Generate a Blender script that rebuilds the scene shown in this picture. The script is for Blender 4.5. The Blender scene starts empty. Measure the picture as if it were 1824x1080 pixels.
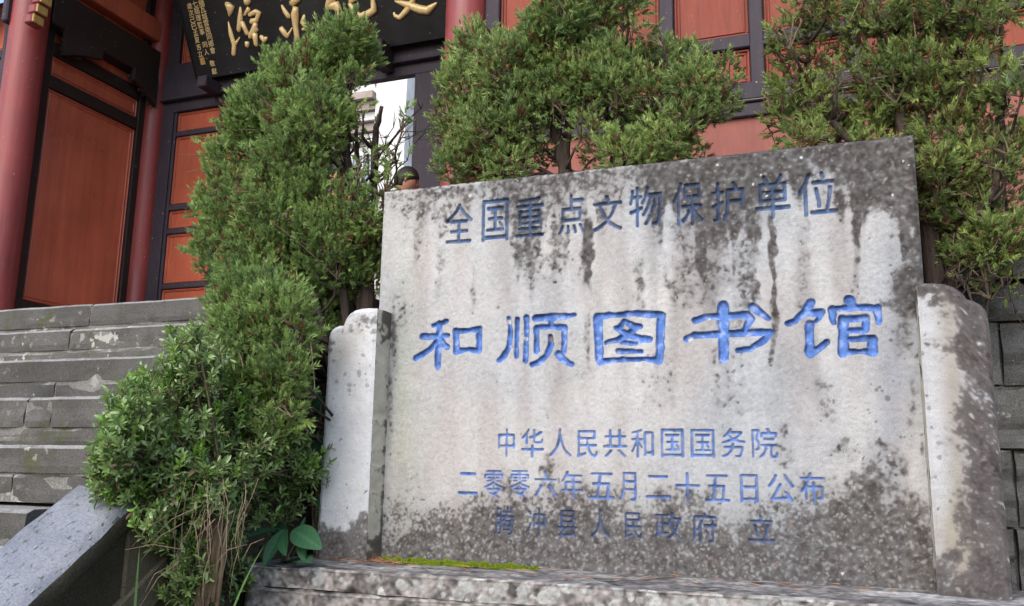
import bpy, bmesh, math, random
import numpy as np
from mathutils import Vector, Matrix
random.seed(7)
C = bpy.context.scene.collection
S = bpy.context.scene
# ------------------------------------------------------------------ camera (world: X along the tablet, Y away, Z up, metres, eye at z=0)
F_PX = 1578.0
PIT, ROL, YAW = math.radians(10.87), math.radians(0.99), math.radians(-20.91)
fw = np.array([math.sin(YAW)*math.cos(PIT), math.cos(YAW)*math.cos(PIT), math.sin(PIT)])
rt0 = np.array([math.cos(YAW), -math.sin(YAW), 0.0]); up0 = np.cross(rt0, fw)
rt = math.cos(ROL)*rt0 + math.sin(ROL)*up0; up = -math.sin(ROL)*rt0 + math.cos(ROL)*up0
cd = bpy.data.cameras.new('camera'); cam = bpy.data.objects.new('camera', cd); C.objects.link(cam)
cd.sensor_width = 36; cd.lens = F_PX/1824*36; cd.clip_start = 0.05; cd.clip_end = 400
cam.matrix_world = Matrix(((rt[0], up[0], -fw[0], 0), (rt[1], up[1], -fw[1], 0), (rt[2], up[2], -fw[2], 0), (0, 0, 0, 1)))
S.camera = cam
# ------------------------------------------------------------------ light: bright overcast, from the upper left in front of the tablet
W = bpy.data.worlds.new('World'); S.world = W; W.use_nodes = True
nt = W.node_tree; bg = nt.nodes['Background']; sky = nt.nodes.new('ShaderNodeTexSky')
SUN = Vector((-0.16, -0.95, 0.90)).normalized()
sky.sky_type = 'NISHITA'; sky.sun_disc = False
sky.sun_elevation = math.asin(SUN.z); sky.sun_rotation = math.atan2(SUN.x, SUN.y)
sky.air_density = 1.0; sky.dust_density = 2.0
nt.links.new(sky.outputs[0], bg.inputs[0]); bg.inputs[1].default_value = 0.15
sl = bpy.data.lights.new('sun', 'SUN'); sl.energy = 0.9; sl.angle = math.radians(50); sl.color = (1.0, 0.95, 0.88)
so = bpy.data.objects.new('sun', sl); C.objects.link(so); so.rotation_euler = SUN.to_track_quat('Z', 'Y').to_euler()
S.view_settings.view_transform = 'Standard'; S.view_settings.look = 'None'
S.view_settings.exposure = 1.3; S.view_settings.gamma = 1.0; S.view_settings.use_curve_mapping = False

# ------------------------------------------------------------------ measuring helpers: photograph point -> point on a real plane
def ray(x, y): return (x-912)/F_PX*rt - (y-540)/F_PX*up + fw
def onY(x, y, Y): d = ray(x, y); return d*Y/d[1]
def onX(x, y, X): d = ray(x, y); return d*X/d[0]
def onP(x, y, P0, n): d = ray(x, y); return d*(np.dot(P0, n)/np.dot(d, n))
def meas(P):
    z = P@fw; return 912+F_PX*(P@rt)/z, 540-F_PX*(P@up)/z
def smooth(a, b, x): t = np.clip((x-a)/(b-a), 0, 1); return t*t*(3-2*t)
def fnoise(shape, sig, seed):
    """unit-variance noise field smoothed with sigma (rows, cols) in cells"""
    r = np.random.RandomState(seed)
    if not isinstance(sig, tuple): sig = (sig, sig)
    a = r.randn(*shape); fy = np.fft.fftfreq(shape[0])[:, None]; fx = np.fft.rfftfreq(shape[1])[None, :]
    k = np.exp(-2*np.pi**2*((fy*sig[0])**2+(fx*sig[1])**2))
    b = np.fft.irfft2(np.fft.rfft2(a)*k, s=shape); return b/(b.std()+1e-9)

# ------------------------------------------------------------------ materials
def N(t, k, **kw):
    n = t.nodes.new(k)
    for a, b in kw.items():
        setattr(n, a, b)
    return n
def newmat(name, rough=0.8, spec=0.5):
    m = bpy.data.materials.new(name); m.use_nodes = True; t = m.node_tree
    b = t.nodes['Principled BSDF']; b.inputs['Roughness'].default_value = rough; b.inputs['Specular IOR Level'].default_value = spec
    return m, t, b
def noise_n(t, scale, detail=4, rough=0.6, vec=None, dist=0):
    n = N(t, 'ShaderNodeTexNoise'); n.inputs['Scale'].default_value = scale; n.inputs['Detail'].default_value = detail
    n.inputs['Roughness'].default_value = rough; n.inputs['Distortion'].default_value = dist
    if vec is not None: t.links.new(vec, n.inputs['Vector'])
    return n.outputs['Fac']
def ramp(t, fac, stops):
    r = N(t, 'ShaderNodeValToRGB'); e = r.color_ramp.elements
    while len(e) < len(stops): e.new(0.5)
    for i, (p, c) in enumerate(stops):
        e[i].position = p; e[i].color = (c, c, c, 1) if not hasattr(c, '__len__') else (*c, 1)
    t.links.new(fac, r.inputs[0]); return r.outputs[0]
def mix(t, fac, a, b, mode='MIX'):
    m = N(t, 'ShaderNodeMix', data_type='RGBA', blend_type=mode)
    for s, v in ((m.inputs[0], fac), (m.inputs[6], a), (m.inputs[7], b)):
        if hasattr(v, 'is_linked'): t.links.new(v, s)
        elif hasattr(v, '__len__'): s.default_value = (*v, 1) if len(v) == 3 else v
        else: s.default_value = v
    return m.outputs[2]
def bump(t, b, h, strength, dist=0.005):
    n = N(t, 'ShaderNodeBump'); n.inputs['Strength'].default_value = strength; n.inputs['Distance'].default_value = dist
    t.links.new(h, n.inputs['Height']); t.links.new(n.outputs[0], b.inputs['Normal'])
def pos(t): return N(t, 'ShaderNodeNewGeometry').outputs['Position']

def m_vcol(name, rough=0.85, micro=0.16, bs=0.5, spec=0.3):
    m, t, b = newmat(name, rough, spec)
    a = N(t, 'ShaderNodeAttribute', attribute_name='Col').outputs['Color']
    p = pos(t); n1 = noise_n(t, 420, 3, 0.7, p)
    k = ramp(t, n1, [(0.3, 1-micro*2), (0.7, 1+micro)])
    t.links.new(mix(t, 1.0, a, k, 'MULTIPLY'), b.inputs['Base Color'])
    bump(t, b, noise_n(t, 300, 5, 0.7, p), bs, 0.002); return m
M_FACE = m_vcol('carved_stone')
M_PLINTH = m_vcol('weathered_stone', 0.9, 0.2, 0.8)

def m_rock(name, c1, c2, lichen=0.55, moss=0.0, bs=0.8, bd=0.006, rough=0.9, spec=0.3, dark=0.35, worn_lit=False):
    m, t, b = newmat(name, rough, spec); p = pos(t)
    big = noise_n(t, 2.2, 5, 0.6, p); col = ramp(t, big, [(0.3, c1), (0.7, c2)])
    oi = N(t, 'ShaderNodeObjectInfo').outputs['Random']
    col = mix(t, 1.0, col, ramp(t, oi, [(0, 0.86), (1, 1.12)]), 'MULTIPLY')
    if worn_lit:
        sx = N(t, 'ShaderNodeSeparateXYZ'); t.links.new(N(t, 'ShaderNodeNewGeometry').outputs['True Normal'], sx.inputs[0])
        col = mix(t, ramp(t, sx.outputs['Z'], [(0.35, 0), (0.6, 0.75)]), col, (0.27, 0.265, 0.255))   # upward faces coloured paler, imitating light on the tread edges
    fine = noise_n(t, 190, 4, 0.75, p); col = mix(t, 1.0, col, ramp(t, fine, [(0.32, 0.55), (0.68, 1.45)]), 'MULTIPLY')
    st = noise_n(t, 9, 6, 0.65, p); col = mix(t, ramp(t, st, [(0.5, 0), (0.62, dark)]), col, (0.04, 0.035, 0.03))
    if moss: col = mix(t, ramp(t, noise_n(t, 7, 6, 0.7, p, 0.4), [(0.56, 0), (0.66, moss)]), col, (0.055, 0.06, 0.02))
    li = noise_n(t, 26, 3, 0.55, p)
    sel = noise_n(t, 3.1, 2, 0.5, p)
    lf = mix(t, 1.0, ramp(t, li, [(lichen, 0), (lichen+0.035, 1)]), ramp(t, sel, [(0.5, 0), (0.62, 0.8)]), 'MULTIPLY')
    col = mix(t, lf, col, (0.42, 0.41, 0.37))
    t.links.new(col, b.inputs['Base Color'])
    h = mix(t, 0.4, noise_n(t, 30, 6, 0.7, p), fine); bump(t, b, h, bs, bd); return m
M_STEP = m_rock('step_stone', (0.062, 0.059, 0.055), (0.108, 0.102, 0.093), 0.60, 0.7, worn_lit=True)
M_MORTAR = m_rock('pale_mortar', (0.13, 0.125, 0.115), (0.22, 0.21, 0.19), 0.5, 0.3, 1.0, 0.01)
M_DARKROCK = m_rock('dark_wall_stone', (0.085, 0.083, 0.08), (0.17, 0.165, 0.155), 0.66, 0.3, 1.0, 0.012)
M_CHEEK = m_rock('mossy_side_stone', (0.06, 0.05, 0.035), (0.13, 0.11, 0.07), 0.68, 0.4, 1.0, 0.008)
def m_slabtop():
    m, t, b = newmat('worn_smooth_slab', 0.42, 0.6); p = pos(t)
    mp = N(t, 'ShaderNodeMapping'); t.links.new(p, mp.inputs[0]); mp.inputs['Scale'].default_value = (3, 1, 1)
    col = ramp(t, noise_n(t, 5, 5, 0.6, p), [(0.3, (0.115, 0.125, 0.142)), (0.7, (0.215, 0.225, 0.25))])
    col = mix(t, 1.0, col, ramp(t, noise_n(t, 160, 4, 0.7, p), [(0.3, 0.7), (0.7, 1.3)]), 'MULTIPLY')
    pit = noise_n(t, 42, 3, 0.6, mp.outputs[0]); col = mix(t, ramp(t, pit, [(0.60, 0), (0.66, 0.85)]), col, (0.03, 0.03, 0.035))
    t.links.new(col, b.inputs['Base Color'])
    t.links.new(ramp(t, noise_n(t, 12, 4, 0.6, p), [(0.3, 0.3), (0.7, 0.6)]), b.inputs['Roughness'])
    bump(t, b, noise_n(t, 70, 5, 0.7, p), 0.5, 0.004); return m
M_SLABTOP = m_slabtop()

def m_paint(name, c, var=0.25, rough=0.45, spec=0.5, grain=(40, 40, 3), bs=0.12, dust=0.0):
    m, t, b = newmat(name, rough, spec); p = pos(t)
    mp = N(t, 'ShaderNodeMapping'); t.links.new(p, mp.inputs[0]); mp.inputs['Scale'].default_value = grain
    g = noise_n(t, 1.0, 5, 0.65, mp.outputs[0]); l = noise_n(t, 1.6, 4, 0.6, p)
    col = mix(t, 1.0, c, ramp(t, g, [(0.25, 1-var), (0.75, 1+var)]), 'MULTIPLY')
    col = mix(t, 1.0, col, ramp(t, l, [(0.3, 0.78), (0.7, 1.18)]), 'MULTIPLY'); col = mix(t, ramp(t, noise_n(t, 4.5, 6, 0.7, mp.outputs[0]), [(0.58, 0), (0.75, 0.22)]), col, (0.35, 0.28, 0.25))
    sp = noise_n(t, 55, 2, 0.5, p); col = mix(t, ramp(t, sp, [(0.745, 0), (0.76, 0.8)]), col, (0.5, 0.45, 0.38))
    if dust: col = mix(t, dust, col, (0.45, 0.4, 0.42))
    t.links.new(col, b.inputs['Base Color'])
    t.links.new(ramp(t, l, [(0.3, rough-0.1), (0.7, rough+0.15)]), b.inputs['Roughness'])
    bump(t, b, g, bs, 0.004); return m
M_PANEL = m_paint('orange_red_paint', (0.33, 0.075, 0.038), 0.18, 0.6, 0.25); M_PANEL_DIM = m_paint('front_dimmed_red_paint', (0.215, 0.055, 0.036), 0.2, 0.7, 0.2)  # same red paint, darkened for the front to balance light against the recess
M_PANEL2 = m_paint('red_brown_varnish', (0.42, 0.105, 0.055), 0.22, 0.34, 0.6, (18, 18, 1.2), 0.3)
M_COL = m_paint('column_red_lacquer', (0.205, 0.036, 0.032), 0.22, 0.42, 0.4, (30, 30, 1.5), 0.25)
M_FRAME = m_paint('aubergine_frame_paint', (0.038, 0.030, 0.040), 0.2, 0.6, 0.2)
M_DARKWOOD = m_paint('dark_beam_wood', (0.022, 0.014, 0.012), 0.3, 0.6, 0.3, (6, 60, 60), 0.3)
M_PLASTER = m_paint('faded_pink_plaster', (0.23, 0.085, 0.068), 0.15, 0.8, 0.2, (14, 14, 2), 0.3)
M_BLACK = m_paint('black_lacquer', (0.012, 0.012, 0.014), 0.2, 0.35, 0.5, (3, 60, 60), 0.1)
M_OCHRE = m_paint('ochre_gilt_edge', (0.42, 0.26, 0.07), 0.3, 0.6)
M_WHITE = m_paint('white_wash', (0.62, 0.61, 0.60), 0.06, 0.9, 0.2)
M_CORN = m_paint('stained_cornice_plaster', (0.30, 0.25, 0.22), 0.2, 0.9, 0.2, (3, 3, 60), 0.3)
M_GREYBRICK = m_paint('pale_grey_brick', (0.30, 0.33, 0.35), 0.1, 0.9, 0.2)
M_TILE = m_paint('grey_roof_tile', (0.10, 0.10, 0.10), 0.3, 0.9, 0.2)
def m_gold():
    m, t, b = newmat('gold_leaf', 0.38, 0.6); p = pos(t)
    b.inputs['Metallic'].default_value = 0.15
    t.links.new(ramp(t, noise_n(t, 60, 5, 0.7, p), [(0.3, (0.82, 0.52, 0.18)), (0.7, (0.97, 0.80, 0.44))]), b.inputs['Base Color'])
    bump(t, b, noise_n(t, 90, 4, 0.6, p), 0.4, 0.003); return m
M_GOLD = m_gold()
def m_plain(name, c, rough=0.7, spec=0.4):
    m, t, b = newmat(name, rough, spec); b.inputs['Base Color'].default_value = (*c, 1); return m
def m_glass():
    m, t, b = newmat('window_glass', 0.12, 0.8); b.inputs['Base Color'].default_value = (0.16, 0.22, 0.26, 1); return m
M_GLASS = m_glass()
def m_leaf(name, rough=0.55, trans=0.3, spec=0.35):
    m, t, b = newmat(name, rough, spec)
    a = N(t, 'ShaderNodeAttribute', attribute_name='Col').outputs['Color']
    t.links.new(a, b.inputs['Base Color'])
    tr = N(t, 'ShaderNodeBsdfTranslucent'); t.links.new(a, tr.inputs['Color'])
    mx = N(t, 'ShaderNodeMixShader'); mx.inputs[0].default_value = trans
    t.links.new(b.outputs[0], mx.inputs[1]); t.links.new(tr.outputs[0], mx.inputs[2])
    t.links.new(mx.outputs[0], t.nodes['Material Output'].inputs['Surface']); return m
M_NEEDLE = m_leaf('juniper_foliage', 0.5, 0.4)
M_BOXLEAF = m_leaf('glossy_leaf', 0.27, 0.3, 0.7)
M_BROAD = m_leaf('soft_broad_leaf', 0.5, 0.25, 0.4)
M_GRASS = m_leaf('grass_blade', 0.45, 0.3)
M_MOSS = m_leaf('moss_fibre', 0.8, 0.2, 0.1)
M_DRY = m_leaf('dry_litter', 0.8, 0.1, 0.2)
def m_bark(name, a, b_):
    m, t, b = newmat(name, 0.9, 0.2); p = pos(t)
    mp = N(t, 'ShaderNodeMapping'); t.links.new(p, mp.inputs[0]); mp.inputs['Scale'].default_value = (90, 90, 12)
    g = noise_n(t, 1, 5, 0.7, mp.outputs[0]); t.links.new(ramp(t, g, [(0.3, a), (0.7, b_)]), b.inputs['Base Color'])
    bump(t, b, g, 0.8, 0.006); return m
M_BARK = m_bark('juniper_bark', (0.022, 0.016, 0.013), (0.075, 0.055, 0.045))
M_TWIG = m_bark('dry_twig', (0.11, 0.08, 0.05), (0.26, 0.20, 0.13)); M_BARK2 = m_bark('shrub_bark', (0.06, 0.045, 0.03), (0.16, 0.12, 0.08))
def m_soil():
    m, t, b = newmat('dark_soil', 0.95, 0.1); p = pos(t)
    t.links.new(ramp(t, noise_n(t, 14, 6, 0.7, p), [(0.3, (0.012, 0.010, 0.007)), (0.6, (0.035, 0.028, 0.018)), (0.8, (0.09, 0.06, 0.035))]), b.inputs['Base Color'])
    bump(t, b, noise_n(t, 40, 6, 0.7, p), 1.0, 0.02); return m
M_SOIL = m_soil()
M_PAVE = m_rock('paving_stone', (0.16, 0.155, 0.15), (0.26, 0.25, 0.24), 0.6, 0.0)

# ------------------------------------------------------------------ object helpers
def mesh_np(name, V, F, col=None, smooth_=False, mat=None, parent=None, origin=None):
    """V (n,3) world coordinates; F (m,3|4) ints"""
    V = np.asarray(V, np.float32); F = np.asarray(F, np.int32)
    if origin is None and parent is not None: origin = WORLD_LOC.get(parent.name, (0, 0, 0))
    off = np.array(origin if origin is not None else (0, 0, 0), np.float32)
    me = bpy.data.meshes.new(name); k = F.shape[1]
    me.vertices.add(len(V)); me.vertices.foreach_set('co', (V-off).ravel())
    me.loops.add(F.size); me.loops.foreach_set('vertex_index', F.ravel())
    me.polygons.add(len(F)); me.polygons.foreach_set('loop_start', np.arange(0, F.size, k, dtype=np.int32))
    if smooth_: me.polygons.foreach_set('use_smooth', np.ones(len(F), bool))
    me.update(calc_edges=True)
    if col is not None:
        at = me.color_attributes.new('Col', 'FLOAT_COLOR', 'POINT'); c = np.ones((len(V), 4), np.float32); c[:, :3] = col
        at.data.foreach_set('color', c.ravel())
    o = bpy.data.objects.new(name, me); C.objects.link(o)
    if mat: me.materials.append(mat)
    if parent is not None: o.parent = parent; WORLD_LOC[o.name] = tuple(off)
    else: o.location = tuple(off); WORLD_LOC[o.name] = tuple(off)
    return o
WORLD_LOC = {}
def thing(name, label, cat, loc=(0, 0, 0), group=None):
    o = bpy.data.objects.new(name, None); C.objects.link(o); o.location = loc; o.empty_display_size = 0.1
    o['label'] = label; o['category'] = cat
    if group: o['group'] = group
    WORLD_LOC[o.name] = tuple(loc); return o
def tag(o, label, cat, group=None, kind=None):
    if label: o['label'] = label
    if cat: o['category'] = cat
    if group: o['group'] = group
    if kind: o['kind'] = kind
    return o
class MB:
    def __init__(s): s.v = []; s.f = []
    def add(s, vs, fs):
        n = len(s.v); s.v += [tuple(map(float, v)) for v in vs]; s.f += [tuple(i+n for i in f) for f in fs]; return s
    def box(s, x0, x1, y0, y1, z0, z1, bev=0.0):
        if bev <= 0:
            v = [(x, y, z) for x in (x0, x1) for y in (y0, y1) for z in (z0, z1)]
            return s.add(v, [(0, 1, 3, 2), (4, 6, 7, 5), (0, 4, 5, 1), (2, 3, 7, 6), (0, 2, 6, 4), (1, 5, 7, 3)])
        bm = bmesh.new(); bmesh.ops.create_cube(bm, size=1)
        for v in bm.verts: v.co = Vector(((x0+x1)/2+v.co.x*(x1-x0), (y0+y1)/2+v.co.y*(y1-y0), (z0+z1)/2+v.co.z*(z1-z0)))
        bmesh.ops.bevel(bm, geom=bm.edges[:], offset=bev, segments=1, affect='EDGES')
        bm.verts.index_update(); s.add([v.co for v in bm.verts], [[v.index for v in f.verts] for f in bm.faces]); bm.free(); return s
    def tube(s, pts, rad, n=7, cap=True, flat=None):
        pts = [Vector(map(float, p)) for p in pts]; rad = [rad]*len(pts) if not hasattr(rad, '__len__') else rad
        rings = []; prev = None
        for i, p in enumerate(pts):
            d = (pts[min(i+1, len(pts)-1)]-pts[max(i-1, 0)])
            d = d.normalized() if d.length > 1e-9 else Vector((0, 0, 1))
            a = prev if prev else (Vector((0, 0, 1)) if abs(d.z) < 0.9 else Vector((1, 0, 0)))
            u = d.cross(a).cross(d)
            u = u.normalized() if u.length > 1e-6 else Vector((1, 0, 0)); w = d.cross(u); prev = u
            rings.append([p+(u*math.cos(2*math.pi*k/n)+w*math.sin(2*math.pi*k/n))*rad[i] for k in range(n)])
        v = [q for r in rings for q in r]; f = []
        for i in range(len(pts)-1):
            for k in range(n): a = i*n+k; b = i*n+(k+1) % n; f.append((a, b, b+n, a+n))
        if cap: f.append(tuple(range(n))[::-1]); f.append(tuple((len(pts)-1)*n+k for k in range(n)))
        return s.add(v, f)
    def build(s, name, mat, parent=None, smooth_=False, origin=None):
        if origin is None and parent is not None: origin = WORLD_LOC.get(parent.name, (0, 0, 0))
        off = Vector(origin) if origin is not None else Vector((0, 0, 0))
        me = bpy.data.meshes.new(name); me.from_pydata([tuple(Vector(v)-off) for v in s.v], [], s.f)
        bm = bmesh.new(); bm.from_mesh(me); bmesh.ops.recalc_face_normals(bm, faces=bm.faces); bm.to_mesh(me); bm.free()
        if smooth_: me.polygons.foreach_set('use_smooth', [True]*len(me.polygons))
        me.materials.append(mat); me.update(); o = bpy.data.objects.new(name, me); C.objects.link(o)
        if parent is not None: o.parent = parent; WORLD_LOC[o.name] = tuple(off)
        else: o.location = off; WORLD_LOC[o.name] = tuple(off)
        return o

# ------------------------------------------------------------------ ground, platform, courtyard
def ground_z(X, Y):
    z = -0.47 - 0.83*smooth(1.7, 0.4, Y) + 0.05*smooth(2.6, 3.2, Y)
    return z
gx = np.linspace(-30, 30, 241); gy = np.linspace(-20, 3.35, 187); GX, GY = np.meshgrid(gx, gy)
GZ = ground_z(GX, GY) + 0.02*fnoise(GX.shape, 2, 3)
V = np.stack([GX, GY, GZ], -1).reshape(-1, 3)
def gridF(ny, nx, flip=False):
    i = np.arange(ny-1)[:, None]*nx + np.arange(nx-1)[None, :]; i = i.ravel()
    F = np.stack([i, i+1, i+nx+1, i+nx], 1); return F[:, ::-1] if flip else F
tag(mesh_np('ground', V, gridF(*GX.shape), smooth_=True, mat=M_SOIL), None, None, kind='structure')
PZ = 0.736
o = MB().box(-30, 30, 3.48, 7.0, PZ-0.3, PZ-0.004).build('platform_floor', M_PAVE); tag(o, None, None, kind='structure')
o = MB().box(-60, 60, 7.0, 120, PZ-0.3, PZ-0.05).build('courtyard_paving', M_PAVE); tag(o, None, None, kind='structure')

# ------------------------------------------------------------------ irregular stone block
def block(x0, x1, y0, y1, z0, z1, parent, mat, name='stone_block', amp=0.004, n=7, seed=0, bev=0.0035, proud=0.0, nose=0.0):
    """hewn block: front face (y0) and top gridded and roughened, the other sides plain"""
    r = np.random.RandomState(seed); nx = max(4, int((x1-x0)/0.035)); nz = max(4, int((z1-z0)/0.02))
    bm = bmesh.new(); xs = np.linspace(x0, x1, nx+1); zs = np.linspace(z0, z1, nz+1); zs[nz-1] = z1-0.012
    nzf = fnoise((nz+1, nx+1), (1.0, 1.6), seed+11)
    fr = [[None]*(nx+1) for _ in range(nz+1)]
    for j, z in enumerate(zs):
        for i, x in enumerate(xs):
            edge = (i in (0, nx)) + (j in (0, nz))
            yy = y0 - proud + amp*float(nzf[j, i]) + bev*edge*(0.6+0.8*r.rand()) + (nose if j == nz else 0)
            xx = x + (bev*0.5*(1 if i == 0 else -1) if i in (0, nx) else 0)
            zz = z - (bev*0.5*(0.3+1.2*r.rand()) if j == nz else 0)
            fr[j][i] = bm.verts.new((xx, yy, zz))
    for j in range(nz):
        for i in range(nx): bm.faces.new((fr[j][i], fr[j][i+1], fr[j+1][i+1], fr[j+1][i]))
    tb = [bm.verts.new((v.co.x, y1, z1)) for v in fr[nz]]; bb = [bm.verts.new((fr[0][i].co.x, y1, z0)) for i in (0, nx)]
    for i in range(nx): bm.faces.new((fr[nz][i], fr[nz][i+1], tb[i+1], tb[i]))
    bm.faces.new([fr[j][0] for j in range(nz+1)][::-1] + [bb[0], tb[0]][::1])
    bm.faces.new([fr[j][nx] for j in range(nz+1)] + [tb[nx], bb[1]])
    bm.verts.index_update(); me = bpy.data.meshes.new(name)
    off = WORLD_LOC.get(parent.name, (0, 0, 0))
    for v in bm.verts: v.co -= Vector(off)
    bm.to_mesh(me); bm.free(); me.materials.append(mat)
    o = bpy.data.objects.new(name, me); C.objects.link(o); o.parent = parent; return o

# ------------------------------------------------------------------ stone stairs
RISE, TREAD, Y0s, Z0s, XR = 0.17, 0.272, 1.722, -0.108, -1.93
st = thing('stone_stairs', 'wide flight of weathered grey stone steps leading up to the red hall', 'stairs', (-3.5, 1.5, -1.0))
# joints (world X) read from the photograph for the visible courses, [step][upper course, lower course]
JX = {5: ([-3.27, -4.6], [-4.0, -5.2]), 4: ([-3.08, -4.3], [-2.35, -4.1]), 3: ([-3.9], [-2.83, -4.4]), 2: ([-2.53, -2.65, -3.8], [-3.3, -5.0]),
      1: ([-2.43, -3.6], [-2.35, -3.5]), 0: ([-3.1], [-2.9]), -1: ([-2.6, -3.6, -4.8], [-2.3, -3.2, -4.4]), -2: ([-2.4, -3.3, -4.4], [-2.7, -3.8]), -3: ([-2.6, -3.6], [-2.4, -3.5]), -4: ([-2.4, -3.4], [-2.7, -3.6])}
sd = 100
for k in range(5, -5, -1):
    yf = Y0s + k*TREAD + (0.13 if k <= 0 else 0); zt = Z0s + k*RISE - (0.012 if k == 0 else 0); xr = XR if k > 0 else -2.11
    zm = zt - 0.095 + 0.012*math.sin(k*2.3)
    for lv, (za, zb, js) in enumerate(((zm+0.001, zt, JX[k][0]), (zt-RISE+0.002, zm-0.001, JX[k][1]))):
        xs = [xr] + [j for j in js if j < xr-0.05] + [-7.0]
        for a, b in zip(xs[:-1], xs[1:]):
            sd += 1; rr = random.Random(sd)
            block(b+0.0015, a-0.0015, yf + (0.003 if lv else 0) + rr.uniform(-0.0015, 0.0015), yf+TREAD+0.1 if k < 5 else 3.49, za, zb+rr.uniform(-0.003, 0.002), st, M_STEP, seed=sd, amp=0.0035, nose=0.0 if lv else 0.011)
    o = MB().box(-7.0, xr-0.01, yf+0.0075, yf+TREAD+0.09, zt-RISE-0.001, zt-0.02).build('mortar_bed', M_MORTAR, st); o['kind'] = 'stuff'
MB().box(-7.0, XR-0.01, 2.2, 3.47, -1.4, -0.14).build('stair_core', M_DARKROCK, st)
# stepped cheek face where the flight ends behind the trees
for k in range(1, 6):
    yf = Y0s + k*TREAD; zt = Z0s + k*RISE
    block_o = MB().box(XR-0.008, XR+0.03, yf+0.014, 3.46, (zt-RISE+0.004 if k > 1 else -1.4), zt-0.006, 0.006).build('side_block', M_CHEEK, st)

# sloping smooth balustrade slab at the foot of the flight
rp = thing('stair_balustrade', 'smooth bluish sloping stone slab flanking the lowest steps, half hidden by the leafy shrub', 'balustrade', (-1.95, 1.2, -1.2))
def slope_z(y): return -0.048 + (y-2.0)*0.70
XL, XRR = -2.10, -1.895
nu, nv = 18, 90
us = np.linspace(0, 1, nu); vs = np.linspace(0, 1, nv); U, Vv = np.meshgrid(us, vs)
yy = 0.2 + (2.02-0.2)*Vv; n1 = fnoise(U.shape, (1.5, 1.5), 55)
xx = XL + (XRR-XL)*U + np.where(U > 0.99, 0.0025*fnoise(U.shape, (1.2, 1), 57), 0)
zz = slope_z(yy) + 0.0025*n1 - 0.018*smooth(0.86, 1.0, U)**2 - 0.01*smooth(0.07, 0.0, U) - 0.055*U
TOPV = np.stack([xx, yy, zz], -1).reshape(-1, 3)
o = mesh_np('coping_slab', TOPV, gridF(nv, nu), smooth_=True, mat=M_SLABTOP, parent=rp)
sv = []; sf = []
rows = 60
for j in range(nv):
    xt, yt, zt_ = TOPV[j*nu+nu-1]
    sv += [(xt, yt, zt_), (xt+0.004, yt, zt_-0.05), (xt-0.012, yt, zt_-0.056), (xt-0.012, yt, -1.4)]
for j in range(nv-1):
    for q in range(3): a = j*4+q; sf.append((a, a+1, a+5, a+4))
o = mesh_np('side_wall', np.array(sv), np.array(sf), mat=M_CHEEK, parent=rp)
sv = []; sf = []
for j in range(nv):
    xt, yt, zt_ = TOPV[j*nu]
    sv += [(xt, yt, zt_), (xt, yt, -1.4)]
for j in range(nv-1): a = j*2; sf.append((a, a+2, a+3, a+1))
mesh_np('inner_side', np.array(sv), np.array(sf), mat=M_CHEEK, parent=rp)
# lighter slanting stringer seen low on the side wall
o = MB(); pts = [(0.9, -1.12), (2.15, -0.26), (2.15, -0.36), (0.9, -1.25)]
o.add([(XRR-0.02, y, z) for y, z in pts] + [(XRR+0.012, y, z) for y, z in pts], [(0, 1, 2, 3), (4, 7, 6, 5), (0, 4, 5, 1), (1, 5, 6, 2), (2, 6, 7, 3), (3, 7, 4, 0)])
o.build('string_stone', m_rock('string_stone_mat', (0.07, 0.06, 0.04), (0.13, 0.11, 0.075), 0.7, 0.3), rp)
MB().box(XL+0.01, XRR-0.02, 2.03, 2.25, -1.4, -0.06).build('end_block', M_CHEEK, rp)
# lichen flecks along the lower edge of the slab: raised crusts
o = MB(); rl = random.Random(3)
for i in range(60):
    v_ = rl.random(); j = int(v_*(nv-1)); u_ = 1-abs(rl.gauss(0, 0.13)) if rl.random() < .8 else rl.random(); u_ = min(max(u_, 0.1), 0.985)
    ii = int(u_*(nu-1)); P = TOPV[j*nu+ii]; r_ = rl.uniform(0.0008, 0.0026)
    a_ = [(P[0]+r_*math.cos(t_)*1.2, P[1]+r_*2.4*math.sin(t_)*rl.uniform(.7, 1.2), P[2]+0.0025+r_*2.4*math.sin(t_)*0.70) for t_ in np.linspace(0, 2*math.pi, 7)[:-1]]
    o.add(a_, [(0, 1, 2, 3, 4, 5)])
o = o.build('lichen_fleck', m_plain('pale_lichen', (0.25, 0.26, 0.25), 0.9), rp); o['kind'] = 'stuff'

# ------------------------------------------------------------------ retaining wall of the platform
rw = thing('retaining_wall', 'rough dark grey stone block wall of the platform behind the tablet and the conifers', 'wall', (0, 3.4, -0.5))
zrows = [0.655, 0.5246, 0.311, 0.104, -0.145, -0.36, -0.55]
rj = random.Random(21); sd = 600
for r_, (zt_, zb_) in enumerate(zip(zrows[:-1], zrows[1:])):
    x = XR+0.11; off_ = rj.uniform(0.25, 0.5); x2 = x + off_; xs = [x]
    while x2 < 4.2: xs.append(x2); x2 += rj.uniform(0.34, 0.62)
    if r_ == 3: xs = [q for q in xs if abs(q-0.487) > 0.2] + [0.487]; xs.sort()
    xs.append(4.4)
    for a, b in zip(xs[:-1], xs[1:]):
        sd += 1; block(a+0.003, b-0.003, 3.30+rj.uniform(-0.012, 0.012), 3.46, zb_+0.003, zt_-0.002, rw, M_DARKROCK, seed=sd, amp=0.010, bev=0.006)
MB().box(XR+0.11, 4.4, 3.345, 3.45, -0.6, 0.65).build('mortar_backing', M_DARKROCK, rw)
x = XR+0.11
while x < 4.3:
    w = rj.uniform(0.8, 1.2); sd += 1
    block(x+0.003, min(x+w, 4.4)-0.003, 3.27, 3.49, 0.662, PZ, rw, M_STEP, name='coping_stone', seed=sd, amp=0.004); x += w

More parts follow.
